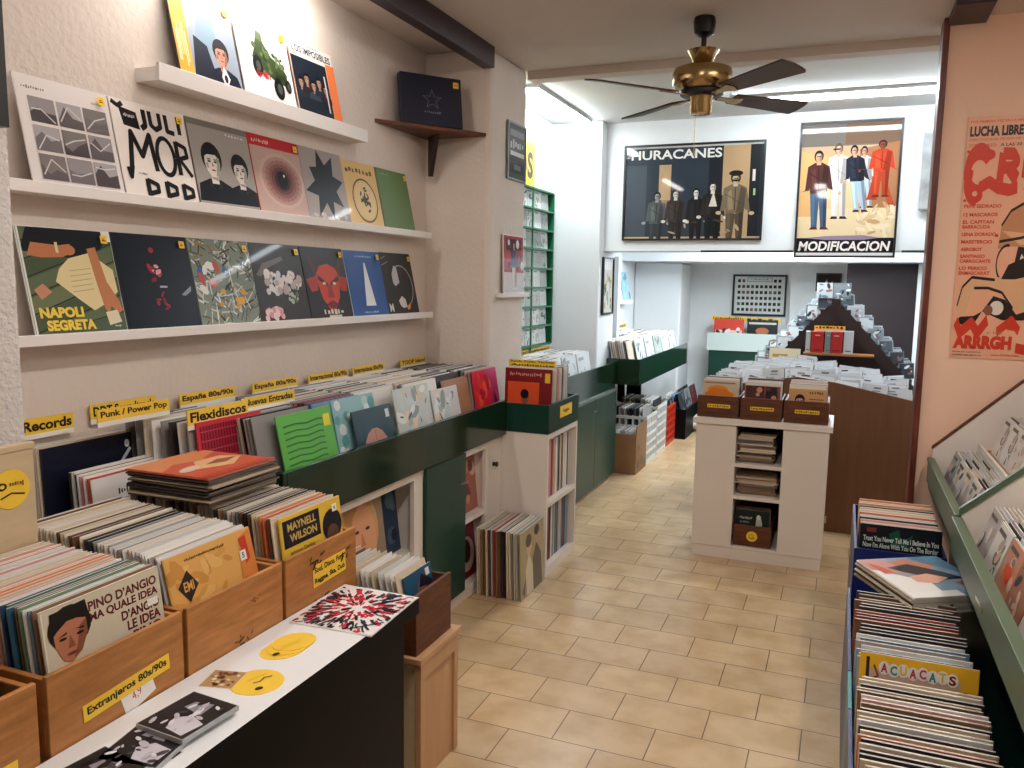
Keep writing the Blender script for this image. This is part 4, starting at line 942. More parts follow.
def cd_case(base, rz, lean, seed, label, group, roll=0., kind='front', spine=None):
    key = (kind, seed, spine)
    if key not in _cdm:
        body = MB().box(-.071, -.0052, 0, .071, .0052, .125, mis=[1, 1, 0, 0, 1, 1]).mesh('disc_case', [M_cd, SLEEVE])
        if kind == 'front' and seed >= 40:
            qq = random.Random(seed); a = Art(qq.choice(['#8d9294', '#5d6266', '#b5b9ba', '#3a3f45', '#9da2a6', '#6d6a70'])).r(.06, .06, .94, .94, qq.choice(['#a5aaac', '#4a4f55', '#c9cccd', '#7d8286', '#35383e'])).blobs(6, ['#d5d8d8', '#2a2d33', '#8a5a50', '#5a6a7d'], (.1, .1, .9, .9), (.06, .15), seed, 1.5)
        elif kind == 'front': a = cd_front(seed)
        else:
            qq = random.Random(seed); a = Art('#d0d2d6')
            for k in range(qq.randint(4, 7)): x = qq.uniform(.05, .6); y = qq.uniform(.3, .86); a.r(x, y, x+qq.uniform(.15, .38), y+qq.uniform(.05, .12), qq.choice(['#33363c', '#6d7178', '#8d9198']))
            if qq.random() < .6: a.r(0, 0, 1, qq.uniform(.2, .5), qq.choice(['#2a2c33', '#8a3a34', '#3a3f48', '#c9b98f']))
        fm = a.mb(.139, .122, -.0053, .0015).mesh('disc_booklet', [GLOSS if kind == 'front' else PRINT])
        _cdm[key] = (body, fm)
    o = link('cd_case', _cdm[key][0], None, base, (-lean, roll, rz)); tag(o, label, 'compact disc', group)
    setcol(o, spine or '#b0b3b6')
    link('booklet', _cdm[key][1], o)
    return o
q = random.Random(71)
for r in range(8):
    z = z0+(z1-z0)*r/8+.0075
    for c in range(5):
        y = 5.30-.155+.145*c-.02
        if y > 5.30+.54-.075: continue
        cd_case((XW+.055, y, z), PI/2, .06, q.randint(0, 13), f'compact disc in the {["lowest", "second", "third", "fourth", "fifth", "sixth", "seventh", "topmost"][r]} row of the green wall rack', f'discs in row {r+1} of the green rack')
t = thing('wall_sign', 'yellow wall sign ending in a big black S above the green rack', 'sign', (XW+.02, 5.24, 2.20)); obj('sign_board', box_mb(-.018, -.40, 0, 0, .345, .31), mat('yellow_sign', '#f0bf33', .5), t)
obj('lettering', Art().t('S', .80, .2, .95, .8, '#3a3426', .05).ring(.66, .5, .11, .3, .035, '#3a3426').mb(.745, .31, -.0005, 0), PRINT, t, (0, -.0275, 0), (0, 0, PI/2))

# posters and frames on walls
def poster(name, loc, w, h, rz, art, label, cat='framed poster', fw=.014, fd=.02, fmat=None, gm=GLASSED, lean=0):
    t = thing(name, label, cat, loc, (-lean, 0, rz))
    fm = fmat or M_frame
    for x0, z0_, x1, z1_ in ((-w/2, 0, w/2, fw), (-w/2, h-fw, w/2, h), (-w/2, fw, -w/2+fw, h-fw), (w/2-fw, fw, w/2, h-fw)):
        obj('frame_rail', box_mb(x0, -fd, z0_, x1, 0, z1_), fm, t)
    obj('backing', box_mb(-w/2+fw, -.008, fw, w/2-fw, -.002, h-fw), M_frame, t)
    obj('print', art.mb(w-2*fw, h-2*fw, -.009, fw), gm, t)
    return t
def art_hurac():
    a = Art('#232b33'); a.r(0, 0, 1, .02, '#b59a78'); a.r(0, .98, 1, 1, '#b9b6b0')
    a.r(.0, .02, .62, .98, '#2a333d'); a.r(.0, .02, .16, .8, '#3a444d'); a.r(.255, .42, .345, .8, '#a98c6a'); a.r(.28, .2, .345, .42, '#8d7356'); a.r(.62, .02, .98, .98, '#1b2028'); a.r(.72, .02, .91, .98, '#a98b68')
    a.r(.91, .02, .98, .98, '#1a1d22'); a.r(.93, .6, .95, .72, '#c9c6b8'); a.r(.94, .45, .955, .52, '#8fae7a')
    a.t('HURACANES', .04, .86, .71, .96, '#dcd9d2', .02); a.t('LOS', .0, .88, .03, .94, '#dcd9d2', 0)
    a.figure(.235, -.13, .64, '#4b5152', '#303537', '#8f8f8a', '#1a1b1e', .02, .2, wide=.66); a.figure(.385, -.12, .65, '#322b28', '#231f1e', '#c9c0b2', '#15151a', 0, .1, wide=.66); a.figure(.535, -.12, .66, '#1a1a1d', '#131316', '#d5cfc6', '#131316', 0, 0, wide=.6)
    a.figure(.655, -.10, .70, '#24201e', '#1a1a1d', '#cfc8bc', '#2a1f18', 0, .1, wide=.66); a.p([(.63, .34), (.66, .5), (.69, .34)], '#c9c2b6'); a.figure(.815, -.10, .79, '#6d5e4a', '#4d4234', '#b59f83', '#1c1917', 0, .15, wide=.68)
    a.blobs(7, ['#8d7d66', '#3a342c', '#a5927a'], (.2, .04, .9, .2), (.01, .03), 3, 1.8)
    a.r(.79, .60, .845, .62, '#15130f'); a.e(.815, .685, .05, .03, '#1a1714'); return a
poster('framed_poster', (-1.085, 6.118, 1.862), 1.015, .695, 0, art_hurac(), 'wide framed band poster lettered HURACANES on the wall over the back opening')
def art_modif():
    a = Art('#d9b98d'); a.r(0, .8, 1, 1, '#6d655e'); a.r(.45, .84, 1, 1, '#6f5643'); a.r(0, .75, 1, .83, '#b89a78'); a.p([(.6, .8), (.66, .2), (1, .3), (1, .85)], '#9a6a48'); a.r(0, .12, 1, .36, '#dcc39c')
    a.p([(.0, .8), (.0, .3), (.2, .3), (.3, .75)], '#d3a36c')
    a.blobs(30, ['#c9ad86', '#e3cfae', '#b9946a'], (.62, .14, .98, .38), (.015, .04), 5, 2)
    a.figure(.42, .28, .57, '#ddd6d2', '#cfc9c6', '#d3a58a', '#5a4a40', -.06, .15, '#2a2422', 1.15); a.r(.33, .80, .40, .812, '#2a2018')
    a.figure(.22, .2, .60, '#4a2724', '#3f5670', '#c99a7d', '#1d1518', -.06, .6, '#5a2c22', 1.25)
    a.figure(.70, .36, .46, '#c9c0bd', '#b5bfc9', '#c08f74', '#2a1f1a', -.12, .1, '#4a2820', 1.15); a.figure(.64, .33, .50, '#1f2430', '#9db2c4', '#c99a7d', '#1b1518', -.2, .2, '#4a2820', 1.2)
    a.p([(.70, .42), (.76, .62), (.82, .62), (.80, .42)], '#9d3a22'); a.p([(.98, .38), (.86, .62), (.80, .62), (.92, .38)], '#a8432a'); a.figure(.83, .44, .42, '#b3391f', '#a03a22', '#7d3c26', '#3a1a14', 0, .9, '#5a2418', 1.6)
    a.r(0, .0, 1, .135, '#15151a'); a.p([(.08, .135), (.3, .12), (.7, .12), (.86, .135), (.7, .155), (.3, .15)], '#8d7a90'); a.r(0, 0, 1, .022, '#d9d6d4'); a.t('MODIFICACION', .02, .035, .97, .11, '#ece3dc', .03, .15); return a
poster('framed_poster', (-.032, 6.118, 1.740), .645, .915, 0, art_modif(), 'tall framed poster of band members lettered MODIFICACION')
# lucha libre poster on the peach wall, unframed card
def art_lucha():
    a = Art('#eeb393'); R = '#d5402a'; K = '#2a1e1c'; S = '#c98d63'; L = '#e3b48c'
    a.t('POR PRIMERA VEZ EN LA HISTORIA DE LA CIUDAD', .03, .975, .95, .985, R, .01); a.t('LUCHA LIBRE CON LOS', .03, .92, .96, .962, K, .05); a.t('ESPECTACULAR VELADA DE 10 COMBATES', .03, .903, .8, .912, R, .01); a.t('27 DE MARZO', .03, .878, .3, .89, R, .02); a.t('A LAS 20 H', .34, .878, .6, .89, K, .02)
    # standing wrestler, arms crossed
    a.p([(.40, .46), (.42, .55), (.50, .615), (.62, .645), (1, .67), (1, .30), (.74, .33), (.66, .40), (.68, .47), (.52, .47)], S); a.p([(.43, .535), (.64, .525), (.95, .57), (.95, .51), (.62, .475)], L); a.path([(.41, .49), (.62, .505), (.95, .55)], .012, K); a.path([(.42, .555), (.5, .615), (.62, .645)], .012, K)
    a.e(.76, .69, .15, .07, S); a.p([(.6, .70), (.66, .765), (.86, .765), (.93, .70), (.8, .715), (.7, .70)], K); a.e(.70, .685, .03, .009, K); a.e(.83, .685, .03, .009, K); a.path([(.68, .655), (.76, .645), (.84, .655)], .014, K)
    a.p([(.56, .355), (.6, .47), (.8, .46), (.8, .31)], K); a.p([(.6, .37), (.64, .44), (.72, .385)], '#e6ddd4'); a.p([(.66, .52), (.7, .475), (.8, .475), (.78, .51)], '#efe6dc')
    a.ring(.50, .40, .10, .075, .012, K, 1.4, 4.6)
    # wrestler lying below
    a.p([(.03, .215), (.07, .30), (.16, .345), (.36, .335), (.5, .35), (.62, .40), (1, .42), (1, .18), (.72, .17), (.56, .23), (.46, .285), (.32, .30), (.22, .30), (.17, .26), (.13, .19), (.06, .18)], L)
    a.p([(.46, .335), (.52, .395), (.7, .43), (1, .41), (1, .33), (.74, .35), (.6, .335)], K)
    a.path([(.04, .22), (.08, .30), (.17, .342), (.4, .332)], .012, K); a.path([(.2, .297), (.34, .298), (.48, .28), (.6, .215)], .012, K)
    a.p([(.3, .2), (.4, .265), (.52, .25), (.64, .19), (.78, .21), (.9, .19), (.7, .165), (.5, .165)], K); a.e(.44, .215, .07, .03, '#e6ddd4'); a.e(.36, .205, .045, .022, '#8a5a40'); a.e(.84, .24, .12, .055, S)
    a.p([(.03, .15), (.08, .175), (.22, .18), (.3, .2), (.24, .155), (.12, .14)], K)
    # big warped letters C R I
    a.ring(.15, .775, .115, .085, .07, R, .75, 5.0, 24); a.path([(.06, .79), (.045, .72), (.08, .685), (.15, .672)], .075, R); a.e(.12, .682, .085, .035, R); a.e(.125, .688, .026, .011, '#eeb393')
    a.path([(.16, .71), (.26, .735), (.35, .71), (.46, .70), (.54, .71)], .05, R); a.e(.24, .845, .06, .022, R)
    a.path([(.36, .735), (.375, .85)], .07, R); a.path([(.375, .848), (.48, .845), (.52, .815), (.47, .79), (.39, .79)], .05, R); a.path([(.44, .79), (.53, .74)], .065, R)
    a.path([(.61, .745), (.62, .85)], .085, R); a.path([(.74, .75), (.76, .85), (.9, .845), (.9, .795), (.78, .79)], .06, R)
    for i, (s, v) in enumerate([('PEPE SEDRADO', .637), ('12 MASCAROS', .602), ('EL CAPITAN', .572), ('BARRACUDA', .552), ('LENA DORADO', .521), ('MASSTERCIO', .490), ('AEROBOY', .459), ('SANTIAGO', .430), ('CARROCANTE', .410), ('LO PERICO', .380), ('ENMASCARAT', .360)]):
        a.t(s, .03, v-.008, .03+.031*len(s), v+.007, R, .03)
    for x, y in ((.03, .86), (.03, .66), (.38, .515), (.33, .71)): a.e(x, y, .016, .006, R)
    # WAU Y LOS ARRRGHS
    a.path([(.04, .155), (.09, .108), (.2, .15), (.27, .108), (.36, .165)], .05, R); a.path([(.46, .115), (.6, .165), (.68, .12)], .04, R); a.path([(.56, .135), (.66, .13)], .02, R); a.path([(.76, .16), (.77, .12), (.9, .115), (.94, .155)], .04, R); a.t('y los', .36, .103, .52, .118, '#a08a70', .01)
    a.t('ARRRGH', .03, .04, .62, .098, R, .07); a.path([(.66, .05), (.8, .04), (.9, .06), (.76, .085), (.84, .112), (.97, .105)], .042, R)
    a.t('POSA EN AQUESTA', .03, .023, .32, .029, K, .01); a.t('CARRER DEL MON 24', .03, .010, .32, .016, K, .01); a.t('www ENTRADES', .42, .014, .7, .022, R, .01); a.e(.82, .018, .05, .010, K)
    return a
t = thing('wrestling_poster', 'peach LUCHA LIBRE wrestling poster with red lettering on the peach wall', 'poster', (.735, 4.247, 1.225)); obj('poster_card', box_mb(-.275, -.002, 0, .275, 0, 1.075), mat('peach_card', '#eeb393', .6), t)
obj('print', art_lucha().squeeze(.72).mb(.55, 1.075, -.0022, 0, .00008), PRINT, t)
# small frames on the column and pillar
poster('small_poster', (-1.752, 4.33, 2.10), .27, .31, PI/2, Art('#55585a').r(.1, .78, .9, .9, '#8f9292').t('VIVO', .1, .55, .9, .72, '#c9cccc', .03).r(.1, .42, .9, .5, '#e4e6e6').r(.1, .1, .9, .36, '#3a3d40').r(.3, .16, .7, .26, '#7d8082'), 'small dark framed flyer high on the plaster column', 'framed flyer', .01, .012, M_grey)
t = thing('column_ledge', 'little white ledge on the plaster column under a red picture', 'shelf', (-1.754, 4.29, 1.455)); obj('board', box_mb(0, -.21, 0, .035, .205, .022), M_shelf, t, bevel=.002)
t = thing('leaning_print', 'red and white print of a striding figure on the column ledge', 'print', (-1.735, 4.29, 1.478), (-.03, 0, PI/2)); obj('card', box_mb(-.15, -.004, 0, .15, .004, .32), M_paper, t)
obj('print', Art('#cfc9cc').r(0, .35, 1, 1, '#a83a44').r(.1, .75, .9, .95, '#4a2430').blobs(10, ['#7d2430', '#d8d2d4', '#3a2630'], (.05, .4, .95, .9), (.05, .1), 3).figure(.5, .05, .85, '#3a3f50', '#d9dadd', '#caa58f', '#1f1a1e', 0, .1, '#e6e6e8').mb(.29, .31, -.0042, .005), GLOSS, t)
poster('pillar_frame', (-1.733, 6.22, 1.30), .30, .44, PI/2, Art('#d9d9d2').r(.1, .8, .9, .95, '#e9e9ea').blobs(24, ['#7d8a58', '#b5a878', '#5d6a44', '#c9bb8f'], (.15, .1, .85, .75), (.04, .09), 6), 'narrow black framed print on the side of the white pillar', 'framed print')
poster('edge_frame', (-1.757, .985, 1.86), .62, .80, PI/2, Art('#1b1b22').r(.1, .1, .9, .9, '#2a2a33'), 'dark framed picture on the rough pilaster, cut by the picture edge', 'framed picture', .03, .03)
t = thing('wrapped_print', 'print wrapped in shiny clear film beside the red brown door trim', 'print', (.475, 6.116, 2.06), (0, 0, -.35)); obj('card', box_mb(-.05, -.05, 0, .05, -.03, .50), mat('clear_film', '#b5b8ba', .1, 0, .8, noise=.5, nscale=9), t)
obj('holder_rail', box_mb(-.05, -.055, -.012, .05, -.02, 0), M_grey, t)

# ------------------------------------------------------------------ far left counters and the back room
t = thing('record_counter', 'dark green record bin jutting out past the white pillar, by the back opening', 'counter', (-1.46, 7.2, 0))
obj('fascia', box_mb(-.016, -.91, .745, 0, 1.15, .950), M_green, t, bevel=.002)
obj('fascia_return', box_mb(-.27, -.93, .745, 0, -.91, .950), M_green, t, bevel=.002)
obj('bin_floor', MB().box(-.62, -.72, .76, -.016, 1.15, .775).box(-.26, -.91, .76, -.016, -.72, .775), M_wlam, t)
for y in (-.3, .4, 1.1): obj('support_leg', box_mb(-.60, y-.015, 0, -.45, y+.015, .76), M_black, t)
GWH = ['white', 'white', 'grey', 'white', 'cream']
for i, (c, s) in enumerate([('#e3e4e4', 31), ('#c9cdcf', 32), ('#8d9aa0', 33), ('#e0e2e3', 34), ('#b5bcc0', 35)]):
    y = 6.66+.335*i
    record((-1.505, y, .79), PI/2, .22, .305, .006, c, art_pale(s) if i != 2 else Art('#a5ada8').blobs(9, ['#c9694a', '#6d7478', '#d9dcd8'], (.1, .1, .9, .9), (.06, .13), 3), ['white record sleeve nearest on the jutting green bin', 'second pale record sleeve on the jutting green bin', 'grey record with an orange patch on the jutting green bin', 'fourth white record sleeve on the jutting green bin', 'last pale record sleeve on the jutting green bin'][i], 'fronts on the jutting bin')
    fill(-1.54, -1.71 if i < 2 else -2.04, y, .79, .30, .303, .014, .21, GWH)
fill(-1.53, -1.66, 6.405, .79, .18, .303, .014, .21, GWH)
for y, tx in ((6.8, 'Jazz'), (7.4, 'Blues'), (7.95, 'Clasica')):
    divider('x', (-2.06, y, 1.10), .42, .035, PI/2, 0, {6.8: 'yellow header card over the jutting green bin, nearest the pillar', 7.4: 'middle yellow header card over the jutting green bin', 7.95: 'yellow header card at the far end of the jutting green bin'}[y], ['Importacion'], bold=.02)
# boxes under and beyond it on the floor
t = thing('cardboard_box', 'brown cardboard box of records on the floor by the green cupboard', 'box', (-1.56, 6.56, 0))
for nm, b in (('box_wall', (-.15, -.19, 0, .07, -.184, .33)), ('box_wall', (.064, -.184, 0, .07, .19, .33)), ('box_wall', (-.15, -.184, 0, -.144, .19, .33)), ('box_wall', (-.144, .184, 0, .064, .19, .33)), ('box_flap', (.066, -.184, .33, .072, .18, .40))): obj(nm, box_mb(*b), M_card, t)
obj('print', Art().r(.1, .1, .3, .3, '#3a2a1c').r(.5, .15, .62, .4, '#3a2a1c').r(.75, .1, .9, .25, '#3a2a1c').r(.15, .6, .3, .75, '#3a2a1c').mb(.36, .3, -.0003, .01), PRINT, t, (.0705, 0, 0), (0, 0, PI/2))
for i in range(5): record((-1.68+.035*i, 6.56, .01), PI/2, .06, .315, .006, PAL['grey'][i % 3], None, 'grey record sleeve in the cardboard box on the floor', 'records in the cardboard box', h=.34)
def slat_crate(y, m, label, h, col):
    t = thing('plastic_crate', label, 'crate', (-1.50, y, .0), (0, 0, 0), 'plastic crates under the jutting bin')
    mb_ = MB(); L_ = .40; W_ = .36
    obj('crate_floor', box_mb(-W_, -L_/2, 0, 0, L_/2, .012), m, t)
    for nm, ax in (('lattice_side', 'f'), ('lattice_side', 'n'), ('lattice_side', 'b')):
        g = MB(); n = 7
        for k in range(6):
            z = .012+(h-.012)*k/5.4
            if ax == 'f': g.box(-.014, -L_/2, z, 0, L_/2, z+.024)
            elif ax == 'n': g.box(-W_, -L_/2, z, -.014, -L_/2+.012, z+.024)
            else: g.box(-W_, -L_/2, z, -W_+.012, L_/2, z+.024)
        for k in range(n):
            f = k/(n-1)
            if ax == 'f': y_ = -L_/2+(L_-.016)*f; g.box(-.012, y_, 0, .002, y_+.016, h)
            elif ax == 'n': x_ = -W_+(W_-.016)*f; g.box(x_, -L_/2-.001, 0, x_+.016, -L_/2+.011, h)
        o = obj(nm, g, m, t)
    return t
slat_crate(6.98, M_whpl, 'white lattice crate of records behind the cardboard box', .42, 0)
slat_crate(7.41, M_whpl, 'white lattice crate of records between another white one and the red one', .45, 0)
slat_crate(7.85, M_redpl, 'red orange plastic crate on the floor under the jutting bin', .38, 0)
fill(-1.53, -1.82, 6.98, .02, .33, .46, .02, .05, ['dark', 'grey', 'white'])
fill(-1.53, -1.82, 7.41, .02, .33, .48, .02, .05, ['dark', 'grey', 'white'])
fill(-1.53, -1.82, 7.85, .02, .33, .40, .02, .05, ['dark', 'grey'])
t = thing('floor_bin', 'low black record trough on the floor running to the back room', 'bin', (-1.40, 8.3, 0))
obj('bin_front', box_mb(-.02, -.20, 0, 0, .95, .30), M_black, t); obj('bin_floor', box_mb(-.20, -.20, .12, -.02, .95, .14), M_black, t); obj('bin_side', box_mb(-.20, -.21, 0, 0, -.20, .30), M_black, t)
for i in range(3):
    fill(-1.455, -1.54 if i < 1 else -1.51, 8.28+.34*i, .15, .30, .30, .02, .24, ['dark', 'grey', 'dark', 'white', 'blue'])
for i, (c, l) in enumerate([('#3a3d44', 'dark record at the near end of the low black trough'), ('#8d9498', 'grey record in the middle of the low black trough'), ('#7d2a28', 'dark red record at the far end of the low black trough')]):
    record((-1.425, 8.28+.34*i, .15), PI/2, .25, .31, .006, c, Art(c).blobs(8, ['#a5a8ab', '#23252a', '#6d7074'], (.1, .2, .9, .9), (.05, .12), i), l, 'records in the low black trough')
# white display shelf on the back room's left wall
t = thing('wall_ledge', 'white wall ledge with pale blue covers in the back room', 'shelf', (XW, 7.6, 1.34)); obj('board', box_mb(.001, -.6, 0, .10, .7, .02), M_shelf, t); obj('front_lip', box_mb(.10, -.6, 0, .112, .7, .04), M_shelf, t)
for i, c in enumerate(['#a9cfe0', '#7fb0cf', '#d3e6ee', '#9fd0dd']):
    record((XW+.09, 7.16+.32*i, 1.363), PI/2, .2, .30, .005, c, Art(c).blobs(8, ['#e0eef3', '#5f93b5', '#c3dde8'], (.1, .1, .9, .9), (.06, .15), i), ['pale blue record nearest on the back room ledge', 'mid blue record on the back room ledge', 'almost white record on the back room ledge', 'turquoise record last on the back room ledge'][i], 'blue covers in the back room')
poster('wall_picture', (XW+.002, 6.80, 1.32), .26, .40, PI/2, Art('#5fa9cf').r(.0, .0, .4, 1, '#3f86b5').r(.4, .55, 1, 1, '#d5e6ee'), 'blue and white panel on the left wall behind the white boxing', 'wall picture', fmat=M_whpl)
t = thing('paper_roll', 'roll of white paper sheets on the floor at the foot of the back column', 'paper', (-1.45, 8.62, 0)); m = MB().tube([(-.1, 0, .06), (.12, -.03, .08), (.2, -.03, .26)], [.05, .06, .04], 12); obj('sheet', m, M_paper, t, smooth=True)
# bin against the back wall
t = thing('back_bin', 'white fronted record bin with a dark green base against the back wall', 'bin', (-1.0, 9.0, 0))
obj('bin_front', box_mb(-.36, -.02, .84, .42, 0, 1.03), M_palegreen, t, bevel=.002); obj('bin_floor', box_mb(-.36, 0, .84, .42, .30, .86), M_wlam, t); obj('base_cabinet', box_mb(-.34, .0, 0, .40, .30, .84), M_green2, t)
record((-1.15, 9.04, .865), 0, .15, .315, .006, '#c9402f', Art('#cf4634').r(.05, .5, .95, .62, '#d9c4bc').blobs(8, ['#3a3336', '#e0dcd8'], (.1, .5, .9, .7), (.04, .08), 2), 'red record in the bin on the back wall', 'records in the back wall bin')
record((-.80, 9.04, .865), 0, .15, .315, .006, '#17171b', Art('#17171b').e(.5, .62, .22, .12, '#b5694a').r(.05, .85, .95, .92, '#c9c4b8'), 'black record with a small orange shape in the back wall bin', 'records in the back wall bin')
divider('x', (-1.16, 9.11, 1.16), .36, .045, 0, .0, 'yellow header card above the red record on the back wall', ['Bandas Sonoras'], bold=.02)
divider('x', (-.80, 9.11, 1.15), .36, .045, 0, .0, 'yellow header card above the black record on the back wall', ['Latino'], bold=.02)
a = Art('#d9dddb'); q = random.Random(4)
for r in range(6):
    for c in range(10):
        if r == 5 and 2 <= c <= 7: continue
        a.r(.06+c*.09, .07+r*.155, .06+c*.09+.058, .07+r*.155+.08, q.choice(['#2a2d2b', '#3d423f', '#20231f', '#5a5d48', '#2d3338', '#7a5a3a']))
a.r(.25, .86, .75, .98, '#2a2d30'); a.r(.26, .87, .74, .97, '#cfd6d6'); a.t('COLECCION', .32, .9, .68, .945, '#8d9494', 0)
poster('framed_board', (-.875, 9.345, 1.21), .57, .45, 0, a, 'black framed board of many small badges in rows on the back wall', 'framed board', .022)
poster('small_picture', (-.17, 9.175, 1.49), .25, .19, 0, Art('#1a1614').p([(.3, 0), (.34, .5), (.42, .7), (.48, .3), (.5, 0)], '#d9b58d').p([(.55, 0), (.6, .5), (.68, .6), (.74, 0)], '#8d5a38').r(0, 0, 1, .12, '#6d3a22'), 'small dark framed picture on the back wall above the stepped rack', 'framed picture', .018)

# ------------------------------------------------------------------ white display cabinet in the middle
t = thing('display_cabinet', 'white cabinet with three open shelves standing in the middle of the floor', 'cabinet', (-.385, 4.60, 0))
D_ = .42
obj('plinth', box_mb(-.345, .004, 0, .345, D_, .065), M_wlam, t, bevel=.001)
obj('side_block', box_mb(-.35, 0, .067, -.13, D_, .768), M_wlam, t, bevel=.002)
obj('side_block', box_mb(.118, 0, .067, .35, D_, .768), M_wlam, t, bevel=.002)
obj('cabinet_top', box_mb(-.368, -.012, .768, .368, D_+.01, .802), M_wlam, t, bevel=.003)
for z in (.352, .535): obj('shelf_board', box_mb(-.13, .002, z, .118, D_-.02, z+.02), M_wlam, t)
obj('shelf_board', box_mb(-.13, .002, .067, .118, D_-.02, .08), M_wlam, t)
obj('back_panel', box_mb(-.13, D_-.02, .08, .118, D_, .768), M_dkbrown, t)
obj('hinge', box_mb(.35, .05, .26, .362, .09, .30), M_chrome, t)
q = random.Random(81)
def flatpile(n, z0_, x, y, w, cols, where, grp, th):
    for i in range(n):
        k = q.choice(cols)
        o = link('flat_sleeve', sleeve_mesh(w, w*.98, th*.86, True), None, (x+q.uniform(-.012, .012), y+q.uniform(-.012, .008)+w/2, z0_+th*(i+.5)), (PI/2, 0, q.uniform(-.04, .04)))
        setcol(o, q.choice(PAL[k])); tag(o, f'{k} paper sleeve lying flat in the {where}', 'sleeve', f'{k} {grp}')
PILE = ['brown', 'cream', 'brown', 'grey', 'dark', 'cream']
flatpile(17, .556, -.41, 4.75, .19, PILE, 'tall pile on the upper cabinet shelf', 'sleeves on the upper cabinet shelf', .0098)
flatpile(6, .373, -.40, 4.75, .205, ['brown', 'brown', 'dark'], 'pile on the middle cabinet shelf', 'sleeves on the middle cabinet shelf', .010)
flatpile(5, .434, -.40, 4.75, .215, ['cream', 'orange', 'cream'], 'pile on the middle cabinet shelf', 'sleeves on the middle cabinet shelf', .008)
tb = crate((-.405, 4.625, .081), .205, .30, .12, 'small brown crate with a round yellow sticker on the lowest cabinet shelf', M_crate2, rz=-PI/2, group='small brown crates')
m = MB(); m.prism([(.03*math.cos(2*PI*i/24), .03*math.sin(2*PI*i/24)) for i in range(24)], -.0004, .0004, 'x'); o = obj('round_sticker', m, M_yel, tb, (.001, 0, .06))
obj('sticker_print', Art().ring(.45, .5, .2, .18, .05, '#a5801c').t('discos', .25, .3, .8, .42, '#5a4410', 0).mb(.06, .06, -.0006, 0), PRINT, o, (0, 0, -.03), (0, 0, PI/2))
seven((-.41, 4.65, .096), 0, .12, '#1c2622', Art('#1c2622').t('EL VERANO', .1, .72, .5, .8, '#b5bab5', 0).t('canta', .14, .6, .42, .66, '#8d948f', 0).p([(.6, .4), (.62, .8), (.74, .86), (.8, .6), (.76, .35)], '#b5b9b5').e(.68, .8, .06, .08, '#d3cfc8'), 'dark green single in the small crate with the round sticker', 'cover singles', w=.185)
pack(6, 4.658, 4.72, -.41, .096, .185, .11, .05, 'in the sticker crate under the cabinet', ['dark', 'brown', 'dark'], 83, t=.0045, face='-y', name='seven_inch_record', cat='single record', noun='single')
ART7 = [Art('#cdb79d').p([(.05, .3), (.2, .55), (.4, .45), (.6, .6), (.8, .5), (.95, .4), (.8, .3), (.5, .25)], '#dd7a1e').e(.45, .74, .3, .12, '#e08a2c').p([(.05, .6), (.3, .78), (.7, .74), (.95, .62), (.9, .55), (.1, .55)], '#dd7a1e').r(.05, .92, .95, .96, '#8d7a64'),
        Art('#8a4a3c').r(.02, .45, .55, .95, '#4a2a2c').p([(.55, .3), (.6, .9), (.9, .9), (.95, .3)], '#2a1a24').blobs(10, ['#a5604c', '#5d3034', '#c98d78'], (.05, .3, .9, .9), (.05, .1), 3).r(.0, .92, 1, 1, '#d9d3ca'),
        Art('#c99a66').r(.0, .9, 1, 1, '#e0d6c6').t('SINGLE', .56, .76, .95, .86, '#5a3a22', .02).r(.55, .6, .95, .63, '#7a5a3a').r(.55, .53, .9, .56, '#7a5a3a').portrait(.3, .55, .3, '#d3a585', '#1a1518', '#2a2226')]
LB7 = ['single with an orange car like shape, front of the first cabinet top crate', 'reddish brown single, front of the middle cabinet top crate', 'tan single with a dark haired head, front of the last cabinet top crate']
for i, (x, w_) in enumerate([(-.625, .225), (-.392, .22), (-.158, .228)]):
    cr = crate((x, 4.625, .802), w_, .32, .122, ['small wooden crate of singles, first on the white cabinet top', 'small wooden crate of singles in the middle of the white cabinet top', 'small wooden crate of singles, last on the white cabinet top'][i], M_crate2, rz=-PI/2, group='small crates on the cabinet')
    label_card(cr, [['Nacional 60s'], ['Internacional'], ['Rock and Roll']][i], .125, .02, (.001, .005, .055), 0)
    seven((x, 4.648, .817), 0, .16, '#c9b093', ART7[i], LB7[i], 'cover singles', w=.19)
    pack(13, 4.656, 4.90, x, .817, .19, .15, .06, f'in the {["first", "middle", "last"][i]} cabinet top crate', ['white', 'white', 'cream', 'white', 'dark'], 90+i, t=.005, face='-y', name='seven_inch_record', cat='single record', noun='single')

